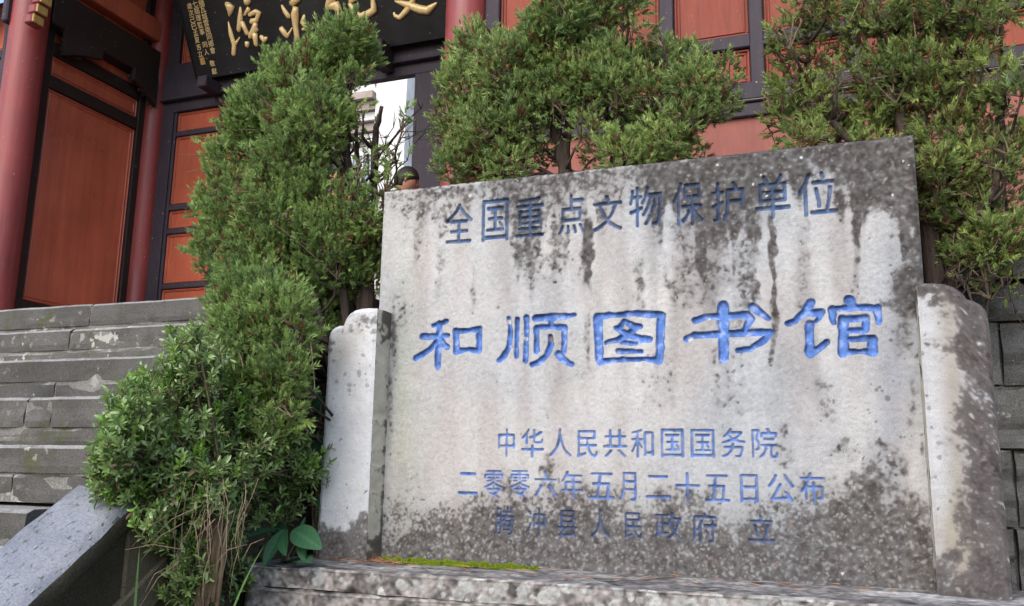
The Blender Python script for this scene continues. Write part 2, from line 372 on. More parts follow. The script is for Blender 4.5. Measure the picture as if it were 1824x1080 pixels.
# ================================================================== the inscribed tablet
YS = 2.8; XA, XB, ZB, ZT = -1.594, 0.2225, -0.312, 1.030
tb = thing('stone_tablet', 'pale weathered stone tablet with blue carved Chinese characters and rounded wings', 'stone tablet', ((XA+XB)/2, YS, -0.30))
RES = 0.0028
nx = int((XB-XA)/RES)+1; nz = int((ZT-ZB)/RES)+1
X = np.linspace(XA, XB, nx); Z = np.linspace(ZB, ZT, nz); GXs, GZs = np.meshgrid(X, Z)
PX, PY = meas(np.stack([GXs, np.full_like(GXs, YS), GZs], -1))
depth = np.zeros_like(GXs); paint = np.zeros_like(GXs); owner = np.full(GXs.shape, -1, np.int32)
NCH = 0
def carve(i0, i1, j0, j1, prof, pnt, dmax):
    global NCH
    sub = (slice(j0, j1), slice(i0, i1))
    depth[sub] = np.maximum(depth[sub], prof*dmax); paint[sub] = np.maximum(paint[sub], pnt)
    owner[sub] = np.where(pnt > 0.45, NCH, owner[sub]); NCH += 1
# ---- big row: brush strokes with varying radius (points in photograph px), capsule distance on the stone face
def big(strokes):
    P = [[(*onY(x, y, YS)[[0, 2]], r*0.00187) for x, y, r in s_] for s_ in strokes]
    allp = np.array([p for s_ in P for p in s_]); m = 0.035
    i0 = max(0, int((allp[:, 0].min()-m-XA)/RES)); i1 = min(nx, int((allp[:, 0].max()+m-XA)/RES)+1)
    j0 = max(0, int((allp[:, 1].min()-m-ZB)/RES)); j1 = min(nz, int((allp[:, 1].max()+m-ZB)/RES)+1)
    x_ = GXs[j0:j1, i0:i1]; z_ = GZs[j0:j1, i0:i1]; d = np.full(x_.shape, 9.0)
    for s_ in P:
        for (ax, az, ar), (bx, bz, br) in zip(s_[:-1], s_[1:]):
            vx, vz = bx-ax, bz-az; L = vx*vx+vz*vz+1e-12
            t_ = np.clip(((x_-ax)*vx+(z_-az)*vz)/L, 0, 1)
            d = np.minimum(d, np.hypot(x_-ax-t_*vx, z_-az-t_*vz)-(ar+(br-ar)*t_))
    d = d + 0.0009*fnoise(d.shape, 2.2, NCH+40)
    prof = smooth(0.0006, -0.0068, d); carve(i0, i1, j0, j1, prof, smooth(0.0004, -0.0012, d), 0.0125)
def c3(pts): return [(700+x/3.648, 500+y/3.648, r/3.648) for x, y, r in pts]
def c4(pts): return [(1180+x/3.8, 500+y/3.8, r/3.8) for x, y, r in pts]
big([c3(s_) for s_ in [  # 和
    [(345, 262, 20), (300, 280, 20), (258, 292, 18)], [(190, 364, 26), (250, 362, 22), (352, 356, 18)], [(300, 275, 22), (294, 400, 26), (287, 500, 26), (287, 562, 25)],
    [(290, 380, 20), (240, 440, 20), (190, 482, 22), (145, 502, 24)], [(300, 370, 20), (330, 412, 22), (350, 432, 20)],
    [(405, 325, 24), (408, 460, 24)], [(405, 328, 22), (480, 325, 20), (560, 315, 24)], [(560, 318, 24), (556, 455, 24)], [(408, 458, 24), (480, 448, 17), (556, 455, 23)]]])
big([c3(s_) for s_ in [  # 顺
    [(748, 244, 18), (760, 320, 18), (752, 420, 22), (720, 490, 22), (685, 520, 20)], [(805, 252, 17), (801, 380, 17), (798, 495, 18)], [(866, 238, 22), (864, 400, 21), (858, 520, 20)],
    [(920, 245, 25), (1000, 235, 26), (1090, 232, 24), (1180, 222, 14)], [(1025, 240, 18), (1022, 290, 20)],
    [(930, 308, 22), (930, 455, 22)], [(930, 305, 20), (1020, 298, 18), (1112, 305, 24)], [(1112, 305, 23), (1110, 400, 22), (1105, 460, 20)],
    [(1022, 362, 18), (1022, 420, 24), (1000, 480, 22), (950, 525, 22), (900, 545, 20)], [(1070, 480, 28), (1110, 520, 24), (1160, 545, 18)]]])
big([c3(s_) for s_ in [  # 图
    [(1330, 240, 32), (1335, 400, 28), (1340, 520, 30)], [(1325, 232, 26), (1450, 222, 20), (1570, 212, 20), (1740, 222, 26)], [(1740, 228, 30), (1733, 400, 27), (1728, 515, 28)], [(1340, 525, 26), (1450, 515, 18), (1640, 510, 16), (1728, 522, 26)],
    [(1500, 262, 18), (1470, 305, 22), (1448, 308, 18)], [(1510, 268, 18), (1560, 295, 24), (1600, 297, 22)], [(1590, 300, 20), (1520, 355, 26), (1450, 385, 18), (1380, 405, 15)],
    [(1460, 320, 18), (1530, 350, 24), (1610, 380, 26), (1665, 380, 24)], [(1488, 400, 18), (1580, 412, 15)], [(1462, 457, 20), (1540, 458, 17), (1612, 462, 17)]]])
big([c4(s_) for s_ in [  # 书
    [(225, 268, 26), (290, 245, 22), (400, 240, 22), (560, 232, 26)], [(570, 235, 28), (598, 255, 26), (575, 300, 22), (555, 335, 18)],
    [(165, 395, 26), (210, 370, 24), (400, 362, 26), (560, 352, 26), (730, 348, 24)], [(725, 350, 28), (690, 400, 26), (600, 460, 20), (510, 475, 18)],
    [(410, 172, 36), (412, 300, 36), (412, 420, 34), (412, 525, 34)], [(605, 175, 28), (660, 215, 26), (720, 258, 16)]]])
big([c4(s_) for s_ in [  # 馆
    [(1003, 148, 30), (960, 215, 26), (900, 270, 22), (850, 292, 22)], [(1000, 215, 26), (1075, 215, 26), (1060, 255, 18), (1040, 275, 12)],
    [(995, 295, 28), (995, 400, 28), (995, 480, 30)], [(1000, 490, 32), (1060, 460, 22), (1112, 415, 20)],
    [(1265, 130, 34), (1290, 170, 28)], [(1150, 195, 28), (1150, 245, 24), (1160, 285, 18)], [(1155, 190, 18), (1290, 180, 22), (1440, 180, 22)], [(1450, 185, 28), (1462, 240, 24), (1462, 282, 18)],
    [(1222, 265, 32), (1225, 400, 32), (1225, 485, 34)], [(1230, 258, 22), (1380, 252, 22)], [(1380, 262, 25), (1378, 320, 25)], [(1225, 338, 20), (1372, 336, 20)],
    [(1240, 398, 18), (1420, 388, 24)], [(1422, 395, 30), (1422, 480, 30)], [(1230, 488, 26), (1330, 478, 18), (1422, 485, 26)]]])
# ---- smaller rows: glyph outlines rasterised on the face grid
dg = bpy.context.evaluated_depsgraph_get()
def glyph_tris(ch):
    cu = bpy.data.curves.new('glyph', 'FONT'); cu.body = ch; cu.resolution_u = 4; cu.fill_mode = 'BOTH'
    ob = bpy.data.objects.new('glyph', cu); C.objects.link(ob)
    bpy.context.view_layer.update(); d_ = bpy.context.evaluated_depsgraph_get(); me = ob.evaluated_get(d_).to_mesh(); me.calc_loop_triangles()
    v = np.empty(len(me.vertices)*3); me.vertices.foreach_get('co', v); v = v.reshape(-1, 3)[:, :2]
    t_ = np.empty(len(me.loop_triangles)*3, np.int32); me.loop_triangles.foreach_get('vertices', t_)
    ob.to_mesh_clear(); bpy.data.objects.remove(ob); bpy.data.curves.remove(cu)
    return v, t_.reshape(-1, 3)
GL = {}
def glyph_mask(ch, n=160):
    if ch in GL: return GL[ch]
    v, t_ = glyph_tris(ch); lo = v.min(0); hi = v.max(0); s = (hi-lo); s[s < 1e-6] = 1
    # thin glyphs keep their own aspect: map to unit box of outline bounds
    q = (v-lo)/s; img = np.zeros((n, n)); gx_, gy_ = np.meshgrid((np.arange(n)+.5)/n, (np.arange(n)+.5)/n)
    for a, b, c in t_:
        A, B, D = q[a], q[b], q[c]
        x0, y0_ = np.floor(np.minimum(np.minimum(A, B), D)*n).astype(int)-1; x1, y1 = np.ceil(np.maximum(np.maximum(A, B), D)*n).astype(int)+1
        x0 = max(x0, 0); y0_ = max(y0_, 0); x1 = min(x1, n); y1 = min(y1, n)
        if x1 <= x0 or y1 <= y0_: continue
        gx2 = gx_[y0_:y1, x0:x1]; gy2 = gy_[y0_:y1, x0:x1]
        def e(p, r): return (r[0]-p[0])*(gy2-p[1])-(r[1]-p[1])*(gx2-p[0])
        e1, e2, e3 = e(A, B), e(B, D), e(D, A)
        img[y0_:y1, x0:x1][((e1 >= 0) & (e2 >= 0) & (e3 >= 0)) | ((e1 <= 0) & (e2 <= 0) & (e3 <= 0))] = 1
    GL[ch] = img; return img
def blur2(a, s):
    ny, nx_ = a.shape; fy = np.fft.fftfreq(ny)[:, None]; fx = np.fft.rfftfreq(nx_)[None, :]
    return np.fft.irfft2(np.fft.rfft2(a)*np.exp(-2*np.pi**2*s*s*(fy**2+fx**2)), s=a.shape)
def small(ch, x0, x1, yt, yb, dm=0.0055, fat=0.0):
    A = onY(x0, yb, YS); B = onY(x1, yt, YS); img = glyph_mask(ch); n = img.shape[0]
    m = 0.008; i0 = int((A[0]-m-XA)/RES); i1 = int((B[0]+m-XA)/RES)+1; j0 = int((A[2]-m-ZB)/RES); j1 = int((B[2]+m-ZB)/RES)+1
    # photograph's rows climb slightly with the perspective only, so boxes stay square on the face
    ss = 3; xs_ = XA+(i0+(np.arange((i1-i0)*ss)+.5)/ss-.5)*RES; zs_ = ZB+(j0+(np.arange((j1-j0)*ss)+.5)/ss-.5)*RES
    ui = np.floor((xs_-A[0])/(B[0]-A[0])*n).astype(int); vi = np.floor((zs_-A[2])/(B[2]-A[2])*n).astype(int)
    ok = (ui >= 0) & (ui < n); ok2 = (vi >= 0) & (vi < n)
    hi = img[np.clip(vi, 0, n-1)][:, np.clip(ui, 0, n-1)]*ok[None, :]*ok2[:, None]
    hb = blur2(hi, ss*0.62+0.4)
    c = hb.reshape(j1-j0, ss, i1-i0, ss).mean((1, 3)); c = c + 0.05*fnoise(c.shape, 1.6, NCH+90)
    carve(i0, i1, j0, j1, smooth(0.22-fat, 0.85-fat, c), smooth(0.28-fat, 0.62-fat, c), dm)
def ROW(txt, boxes, **k):
    for ch, b_ in zip(txt, boxes): small(ch, *b_, **k)
ROW('全国重点文物保护单位', [(791, 842, 360, 435), (857, 905, 353, 432), (917, 968, 349, 424), (993, 1040, 345, 419), (1055, 1107, 345, 414), (1120, 1177, 329, 406),
    (1198, 1250, 321, 404), (1267, 1323, 321, 397), (1346, 1404, 308, 392), (1422, 1487, 303, 387)], dm=0.008, fat=0.10)
ROW('中华人民共和国国务院', [(886, 916, 764, 815), (927, 967, 764, 816), (976, 1017, 764, 815), (1026, 1063, 767, 816), (1074, 1115, 765, 816), (1123, 1163, 765, 816),
    (1177, 1216, 765, 816), (1230, 1271, 765, 817), (1285, 1326, 763, 816), (1339, 1383, 763, 817)], fat=0.04)
ROW('二零零六年五月二十五日公布', [(814, 850, 843, 881), (859, 896, 839, 887), (906, 943, 839, 887), (950, 991, 840, 886), (998, 1038, 840, 888), (1048, 1093, 843, 889), (1102, 1132, 842, 893),
    (1150, 1192, 848, 888), (1202, 1245, 842, 895), (1255, 1298, 847, 894), (1319, 1348, 846, 896), (1367, 1413, 845, 896), (1425, 1467, 842, 897)], fat=0.05)
ROW('腾冲县人民政府立', [(880, 915, 904, 953), (937, 970, 906, 954), (991, 1027, 910, 958), (1051, 1086, 909, 959), (1111, 1142, 914, 960), (1165, 1213, 914, 961), (1231, 1275, 914, 967), (1333, 1377, 917, 965)], fat=0.03)

# ---- stains, lichen and colour of the face (real dirt with its own shape), baked per vertex
nF = fnoise(GXs.shape, 1.1, 1); nM = fnoise(GXs.shape, 3.2, 2); nL = fnoise(GXs.shape, 9, 3); nV = fnoise(GXs.shape, (30, 3.2), 4); nXL = fnoise(GXs.shape, 45, 5)
nV2 = fnoise(GXs.shape, (55, 8), 14)
def sig(x): return 1/(1+np.exp(-np.clip(x, -30, 30)))
tt = (PX-683)/947; dtop = PY-(340-100*tt)
Dk = np.interp(PX, [683, 720, 760, 830, 880, 915, 940, 965, 1000, 1035, 1060, 1100, 1150, 1200, 1260, 1300, 1350, 1400, 1450, 1500, 1530, 1565, 1600, 1640],
               [28, 55, 80, 50, 62, 105, 150, 125, 112, 85, 92, 40, 55, 135, 150, 130, 110, 70, 60, 115, 165, 85, 175, 330])
Sk = np.interp(PX, [683, 760, 800, 880, 930, 1000, 1060, 1100, 1140, 1200, 1640], [0.35, 0.62, 0.45, 0.55, 0.8, 0.72, 0.7, 0.62, 0.95, 1.15, 1.3])
stain = Sk*sig((Dk*(1+0.22*nV+0.12*nL)-dtop)/13)
def drip(x, y0, y1, w, s, sx=0):
    w_ = w*(1+0.25*nM); c_ = x+sx*(PY-y0)+1.6*nL; f = np.exp(-((PX-c_)/w_)**4)*smooth(y0-25, y0+5, PY)*smooth(y1+22, y1-12, PY+8*nM); return s*f
for a in [(1046, 400, 505, 10, 1.1), (1376, 385, 560, 6, 1.0), (1376, 560, 645, 5, 0.5), (1527, 300, 432, 8, 1.1), (1527, 432, 520, 5, 0.45), (1272, 380, 560, 26, 0.42), (1222, 370, 540, 30, 0.34), (1330, 380, 560, 22, 0.42),
          (925, 400, 470, 13, 0.6), (990, 400, 495, 14, 0.5), (952, 400, 500, 30, 0.3), (1140, 470, 560, 10, 0.4), (1010, 420, 470, 6, 0.5), (1430, 400, 560, 12, 0.22), (842, 480, 540, 6, 0.3), (782, 460, 520, 8, 0.25),
          (1046, 560, 660, 5, 0.28), (1300, 560, 700, 30, 0.2), (740, 400, 470, 5, 0.3), (1290, 660, 760, 25, 0.16), (1170, 640, 720, 30, 0.16)]:
    stain = np.maximum(stain, drip(*a)) + 0.15*drip(*a)
yb = np.interp(PX, [683, 720, 800, 880, 960, 1040, 1120, 1250, 1360, 1440, 1500, 1530, 1545, 1590, 1640, 1670], [945, 925, 935, 912, 905, 900, 915, 925, 928, 900, 885, 870, 815, 850, 930, 990])
stain = np.maximum(stain, 1.12*sig((PY-yb+9*nL+5*nM)/10))
stain = np.maximum(stain, 0.55*sig((PY-yb+38+14*nL)/12))
def ell(x, y, rx, ry, s, e=2.0): return s*np.exp(-(np.hypot((PX-x)/rx, (PY-y)/ry))**e)
for a in [(1622, 515, 36, 55, 1.25, 4), (1610, 590, 18, 40, 0.7), (1612, 380, 26, 60, 0.5), (1590, 440, 20, 30, 0.35), (1560, 810, 20, 30, 0.55), (1500, 800, 26, 22, 0.45), (1395, 810, 16, 34, 0.4), (1395, 770, 12, 20, 0.4),
          (1478, 720, 18, 40, 0.34), (1462, 690, 14, 20, 0.35), (1625, 720, 9, 60, 0.35), (700, 600, 7, 60, 0.75), (693, 700, 5, 90, 0.5), (714, 560, 14, 40, 0.42), (1165, 655, 26, 36, 0.22), (1030, 660, 20, 30, 0.25), (730, 880, 30, 60, 0.22)]:
    stain = np.maximum(stain, ell(*a))
edge_r = smooth(14, 2, (XB-GXs)/0.0019) ; stain = np.maximum(stain, 0.95*edge_r*smooth(620, 560, PY)); stain = np.maximum(stain, 0.5*edge_r*(PY > 560))
nS = fnoise(GXs.shape, 1.8, 17)
low = smooth(860, 930, PY)
amp_ = 0.42+0.58*smooth(0.0, 0.28, stain)
m = sig((stain + amp_*((0.20+0.18*low)*nF + (0.15-0.09*low)*nS + (0.11-0.06*low)*nM + (0.07-0.03*low)*nL) - 0.54)*(6.5-1.8*low))
m = np.clip(m*(0.93+0.07*nS), 0, 1)
speck = (nF*0.75+nS*0.65 > 2.55+0.25*nL) & (stain < 0.45) & ((stain > 0.08) | (nL > 0.9))
speck2 = (fnoise(GXs.shape, (2.2, 1.4), 8) > 3.35 - 1.6*np.clip(stain*2, 0, 1)) & (stain < 0.6)
tone = 0.415*(1+0.05*nXL+0.045*nL+0.05*nF)
pink = sig((nV2+0.5*nL-0.5+1.3*np.exp(-((PX-1270)/140)**2)*np.exp(-((PY-500)/130)**2))*1.6)
cool = sig((-nXL-0.4)*2.0)
base = np.stack([tone*(0.985-0.05*cool+0.005*pink), tone*(0.970-0.045*pink-0.002*cool), tone*(0.945-0.065*pink+0.055*cool)], -1)*(1-0.16*pink*smooth(0.0, 0.5, stain+0.35))[..., None]
base *= (1-0.34*np.clip(stain, 0, 0.6))[..., None]
zone = smooth(380, 460, PY)*smooth(800, 640, PY)*smooth(840, 960, PX)*smooth(1560, 1440, PX)
base *= (1-zone*(0.055*np.clip(nV, -0.5, 2)+0.07*np.clip(nV2, -0.5, 2)))[..., None]
yel = ell(715, 700, 28, 230, 0.5)+ell(1600, 900, 20, 60, 0.0)
base[..., 2] *= 1-0.22*np.clip(yel, 0, 1); base[..., 0] *= 1-0.05*np.clip(yel, 0, 1)
bl = np.clip(ell(1590, 720, 32, 190, 0.75), 0, 1); base *= (1-np.array([0.30, 0.23, 0.12])*bl[..., None])
dk = np.stack([0.052+0.024*nF*0.5, 0.046+0.021*nF*0.5, 0.043+0.020*nF*0.5], -1).clip(0.02, 1)
dk = dk*(1+0.45*smooth(1.1, 2.6, nF+0.5*nM)[..., None]*2.2)
col = base*(1-m[..., None]) + dk*m[..., None]
col = np.where((speck | speck2)[..., None], col*0.52, col)
wl = (nF*0.75+0.55*fnoise(GXs.shape, 1.5, 31) > 2.25) & (m > 0.5); col = np.where(wl[..., None], np.array([0.21, 0.195, 0.18]), col)
rl = random.Random(5)
for _ in range(26):   # white lichen dots
    x, y = rl.choice([(rl.uniform(1100, 1630), rl.uniform(260, 420)), (rl.uniform(700, 1640), rl.uniform(300, 1040))]); r_ = rl.uniform(1.0, 2.8)
    k = (np.hypot(PX-x, PY-y) < r_*(1+0.2*nM)); col[k] = (0.46, 0.46, 0.43)
for _ in range(44):   # dark round lichen dots, mostly right side
    x = rl.gauss(1580, 45) if rl.random() < .85 else rl.uniform(700, 1640); y = rl.uniform(380, 840); r_ = rl.uniform(1.4, 4.0) if x > 1480 else rl.uniform(1.2, 2.4)
    k = (np.hypot(PX-x, PY-y) < r_*(1+0.3*nM)); col[k] = col[k]*0.5
# paint of the characters
pn = fnoise(GXs.shape, 2.6, 66)
bigm = (owner >= 0) & (owner < 5)
pc = np.where(bigm[..., None], np.array([0.095, 0.19, 0.48]), np.array([0.085, 0.155, 0.38]))
pc = pc*(1+0.16*pn+0.10*nF)[..., None]
wr = np.clip(smooth(0.5, 2.2, pn+0.6*nF+0.4*nS), 0, 1)[..., None]*bigm[..., None]*0.75; pc = pc*(1-wr)+np.array([0.30, 0.36, 0.55])*wr
r1 = ((owner >= 5) & (owner < 15))[..., None]; pc = np.where(r1, pc*np.array([0.58, 0.62, 0.56])*(1-0.5*m[..., None]), pc)
r5 = (owner >= 38)[..., None]; pc = np.where(r5, pc*np.array([0.38, 0.40, 0.40]), pc)
worn_lit = np.where(bigm, 1.0, 0.93+0.08*nM)
worn_lit = worn_lit*np.where(bigm, 1.0, 1-0.22*np.clip(m*1.1, 0, 1)); pa = np.clip(paint*worn_lit, 0, 1)
for (x, y, r_) in [(906, 573, 4), (935, 603, 3.5), (982, 603, 5), (1230, 605, 5), (1263, 569, 3)]:
    k = np.hypot(PX-x, PY-y) < r_; pc[k] = (0.5, 0.5, 0.5) if x != 982 else (0.25, 0.16, 0.13)
dcol = np.array([0.05, 0.05, 0.075])
col = col*(1-pa[..., None]) + pc*pa[..., None]
rim = np.clip(smooth(0.0, 0.25, depth/0.0125)*smooth(0.75, 0.35, depth/0.0125), 0, 1)*bigm   # rim shadow of the cut painted into the carved walls
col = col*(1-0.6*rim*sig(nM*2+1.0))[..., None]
# relief
rel = 0.00030*nF + 0.00028*nM*(0.5+m) + 0.0004*nL + 0.0005*(speck2 | speck)
edge = np.minimum(np.minimum(GXs-XA, XB-GXs), ZT-GZs); rnd = 0.006*(1-smooth(0, 0.010, edge+0.0015*nM))
VY = YS + depth + rel + rnd + 0.004
V = np.stack([GXs, VY, GZs], -1).reshape(-1, 3); F = gridF(nz, nx); colf = np.clip(col, 0.01, 0.9).reshape(-1, 3)
fo = owner.reshape(-1)[F].max(1)
def sub(mask, name, smooth_=False, label=None):
    f_ = F[mask]; u, inv = np.unique(f_, return_inverse=True); return mesh_np(name, V[u], inv.reshape(f_.shape), colf[u], mat=M_FACE, parent=tb, smooth_=smooth_)
sub(fo < 0, 'carved_face')
TXT = '和顺图书馆全国重点文物保护单位中华人民共和国国务院二零零六年五月二十五日公布腾冲县人民政府立'
for k in range(NCH):
    mk = fo == k
    if mk.sum() == 0: continue
    o = sub(mk, 'carved_character')
    if k < 5: o['label'] = 'large blue painted carved character ' + TXT[k]
# slab body behind the face (sides, top, back)
def top_strip(name, pts_f, ydep, parent, mat, seed):
    """pts_f: list of (x,z) outline; strip going back from the face to ydep"""
    n = len(pts_f); ny = 10; ys = np.linspace(ydep[0], ydep[1], ny); v = np.array([[(x, y, z) for (x, z) in pts_f] for y in ys]); nn = fnoise((ny, n), 2, seed)*0.001
    c = np.array([0.22, 0.21, 0.195])*(1+0.25*fnoise((ny, n), 1.2, seed+1))[..., None]
    return mesh_np(name, (v+nn[..., None]).reshape(-1, 3), gridF(ny, n), np.clip(c, 0.03, 0.8).reshape(-1, 3), mat=mat, parent=parent, smooth_=True)
e_ = 0.0
out = [(XA, z) for z in np.linspace(ZB, ZT-0.006, 160)] + [(x, ZT) for x in np.linspace(XA+0.004, XB-0.004, 220)] + [(XB, z) for z in np.linspace(ZT-0.006, ZB, 160)]
top_strip('slab_edge', out, (YS+0.0095, YS+0.20), tb, M_PLINTH, 77)
o = MB().box(XA+0.001, XB-0.001, YS+0.19, YS+0.202, ZB, ZT-0.002).build('slab_back', M_PLINTH, tb)
at = o.data.color_attributes.new('Col', 'FLOAT_COLOR', 'POINT'); at.data.foreach_set('color', [0.2, 0.19, 0.18, 1]*len(o.data.vertices))

# ---- wings
def wing(xs_px, side):
    YW = 2.695; res = 0.003
    P = [onY(x, y, YW) for x, y in xs_px]; wx = np.array([p[0] for p in P]); wz = np.array([p[2] for p in P])
    if wx[0] > wx[-1]: wx = wx[::-1]; wz = wz[::-1]
    x0, x1 = wx[0], wx[-1]; n = int((x1-x0)/res)+1; xs = np.linspace(x0, x1, n); zt_ = np.interp(xs, wx, wz); z0 = -0.306
    nzz = int((wz.max()-z0)/res)+1; T = np.linspace(0, 1, nzz)[:, None]
    GX_ = np.repeat(xs[None, :], nzz, 0); GZ_ = z0+(zt_[None, :]-z0)*T
    px, py = meas(np.stack([GX_, np.full_like(GX_, YW), GZ_], -1)); sh = GX_.shape; s = side*100
    f1, f3, f9, fv = fnoise(sh, 1.1, s+1), fnoise(sh, 3, s+2), fnoise(sh, 8, s+3), fnoise(sh, (25, 3), s+4)
    def E(x, y, rx, ry, a, e=2): return a*np.exp(-(np.hypot((px-x)/rx, (py-y)/ry))**e)
    if side == 1:
        stn = np.zeros(sh)
        for a in [(655, 572, 22, 14, .9), (625, 562, 14, 8, .6), (590, 612, 7, 10, .9, 4), (588, 623, 6, 7, 1.0, 4), (612, 592, 10, 9, .5), (575, 640, 3, 30, .3)]: stn = np.maximum(stn, E(*a))
        soft = E(612, 620, 26, 40, .45)+E(638, 592, 12, 10, .5)+E(600, 650, 30, 30, .25)
        stn = np.maximum(stn, 1.15*sig((py-(945-(px-566)*0.25)+7*f9+4*f3)/9))
        tone = 0.62
        cool = 1.0
    else:
        rel_ = (px-1633-(py-512)*0.061)/130
        stn = 1.15*smooth(0.40, 0.75, rel_+0.05*f9-0.20*smooth(620, 860, py)*(-1) - 0.36*smooth(760, 850, py)*0 + 0.04*fv)
        stn = stn*(1-0.45*smooth(700, 800, py)*smooth(0.62, 0.5, rel_))
        stn = np.maximum(stn, 1.1*sig((590-py-rel_*(-40)-60+6*f9+5*f3)/9))
        stn = np.maximum(stn, 1.15*sig((py-np.interp(px, [1650, 1740, 1800], [1010, 990, 900])+9*f9+4*f3)/12))
        stn = np.maximum(stn, E(1690, 620, 40, 24, .35)); soft = 0.8*np.exp(-((rel_-0.42)/0.18)**2)+E(1700, 960, 60, 60, .8)
        tone = 0.46; cool = 0.85
    m_ = sig((stn+(0.4+0.6*smooth(0.0, 0.28, stn))*(0.22*f1+0.14*f3+0.08*f9)-0.54)*6.5)
    b_ = np.ones(sh+(3,))*np.array([0.97, 0.975, 0.99])*tone*(1+0.04*f9+0.03*f1)[..., None]
    b_ *= 1-np.clip(soft, 0, 1)[..., None]*np.array([0.38, 0.44, 0.54])
    d_ = np.array([0.070, 0.060, 0.058])*(1+0.3*f1)[..., None] if side != 1 else np.array([0.11, 0.10, 0.092])*(1+0.35*f1)[..., None]
    c_ = b_*(1-m_[..., None])+d_*m_[..., None]
    sp = fnoise(sh, 1.3, s+9) > 2.75; c_ = np.where(sp[..., None], c_*0.45, c_)
    r_ = random.Random(s)
    for _ in range(26):
        x = r_.uniform(px.min(), px.max()); y = r_.uniform(560, 900 if side != 1 else 700); q = r_.uniform(2, 4.5); k = np.hypot(px-x, py-y) < q*(1+0.2*f3); c_[k] *= 0.62
    wl_ = (f1*0.8+0.5*fnoise(sh, 1.4, s+12) > 2.45) & (m_ > 0.5); c_ = np.where(wl_[..., None], np.array([0.22, 0.205, 0.19]), c_)
    ed = np.minimum(np.minimum(GX_-x0, x1-GX_), zt_[None, :]-GZ_); rd = 0.007*(1-smooth(0, 0.012, ed))
    Vw = np.stack([GX_, YW+0.0003*f3+0.0004*f9+0.00025*f1+rd, GZ_], -1)
    # sides and top as strips continuing the outline backwards
    outl = [(x0, z) for z in GZ_[:, 0]] + [(x, z) for x, z in zip(xs[1:-1], zt_[1:-1])] + [(x1, z) for z in GZ_[::-1, -1]]
    wg = mesh_np('wing', Vw.reshape(-1, 3), gridF(*sh), np.clip(c_, 0.02, 0.9).reshape(-1, 3), mat=M_FACE, parent=tb)
    wg['label'] = 'left stepped rounded wing slab, whitest part' if side == 1 else 'right stepped rounded wing slab, dark stained outer half'
    no = len(outl); ny = 56; ys = np.linspace(YW+0.007, YW+0.27, ny); v = np.array([[(x, y, z) for (x, z) in outl] for y in ys])
    g1, g3, g9 = fnoise((ny, no), 1.2, s+21), fnoise((ny, no), 3.2, s+22), fnoise((ny, no), (4, 12), s+23)
    zz_ = v[..., 2]; yy_ = v[..., 1]
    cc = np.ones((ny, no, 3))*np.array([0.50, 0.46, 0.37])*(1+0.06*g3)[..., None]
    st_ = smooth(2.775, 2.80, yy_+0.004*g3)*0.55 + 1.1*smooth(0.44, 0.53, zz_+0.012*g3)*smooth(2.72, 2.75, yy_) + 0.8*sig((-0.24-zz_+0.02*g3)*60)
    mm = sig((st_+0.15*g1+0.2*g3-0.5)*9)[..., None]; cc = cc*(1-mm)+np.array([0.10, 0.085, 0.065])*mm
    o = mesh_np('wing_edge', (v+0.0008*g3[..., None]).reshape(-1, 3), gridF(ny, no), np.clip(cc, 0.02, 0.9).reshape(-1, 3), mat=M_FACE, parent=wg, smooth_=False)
L_OUT = [(563.5, 1000), (585, 601), (586.5, 594), (590, 588), (596, 583), (603, 580.5), (612, 579.5), (613.5, 573), (617, 565), (623, 558), (631, 553), (641, 550), (655, 549), (671, 549)]
def wl_(pts): return pts[1:]
wing(L_OUT[1:], 1)
R_OUT = [(1633, 508), (1648, 504.5), (1665, 504), (1683, 506), (1698, 511), (1710, 518), (1718, 526), (1722, 532), (1735, 536), (1748, 543), (1756, 552), (1761, 565), (1763, 582)]
wing(R_OUT, 2)
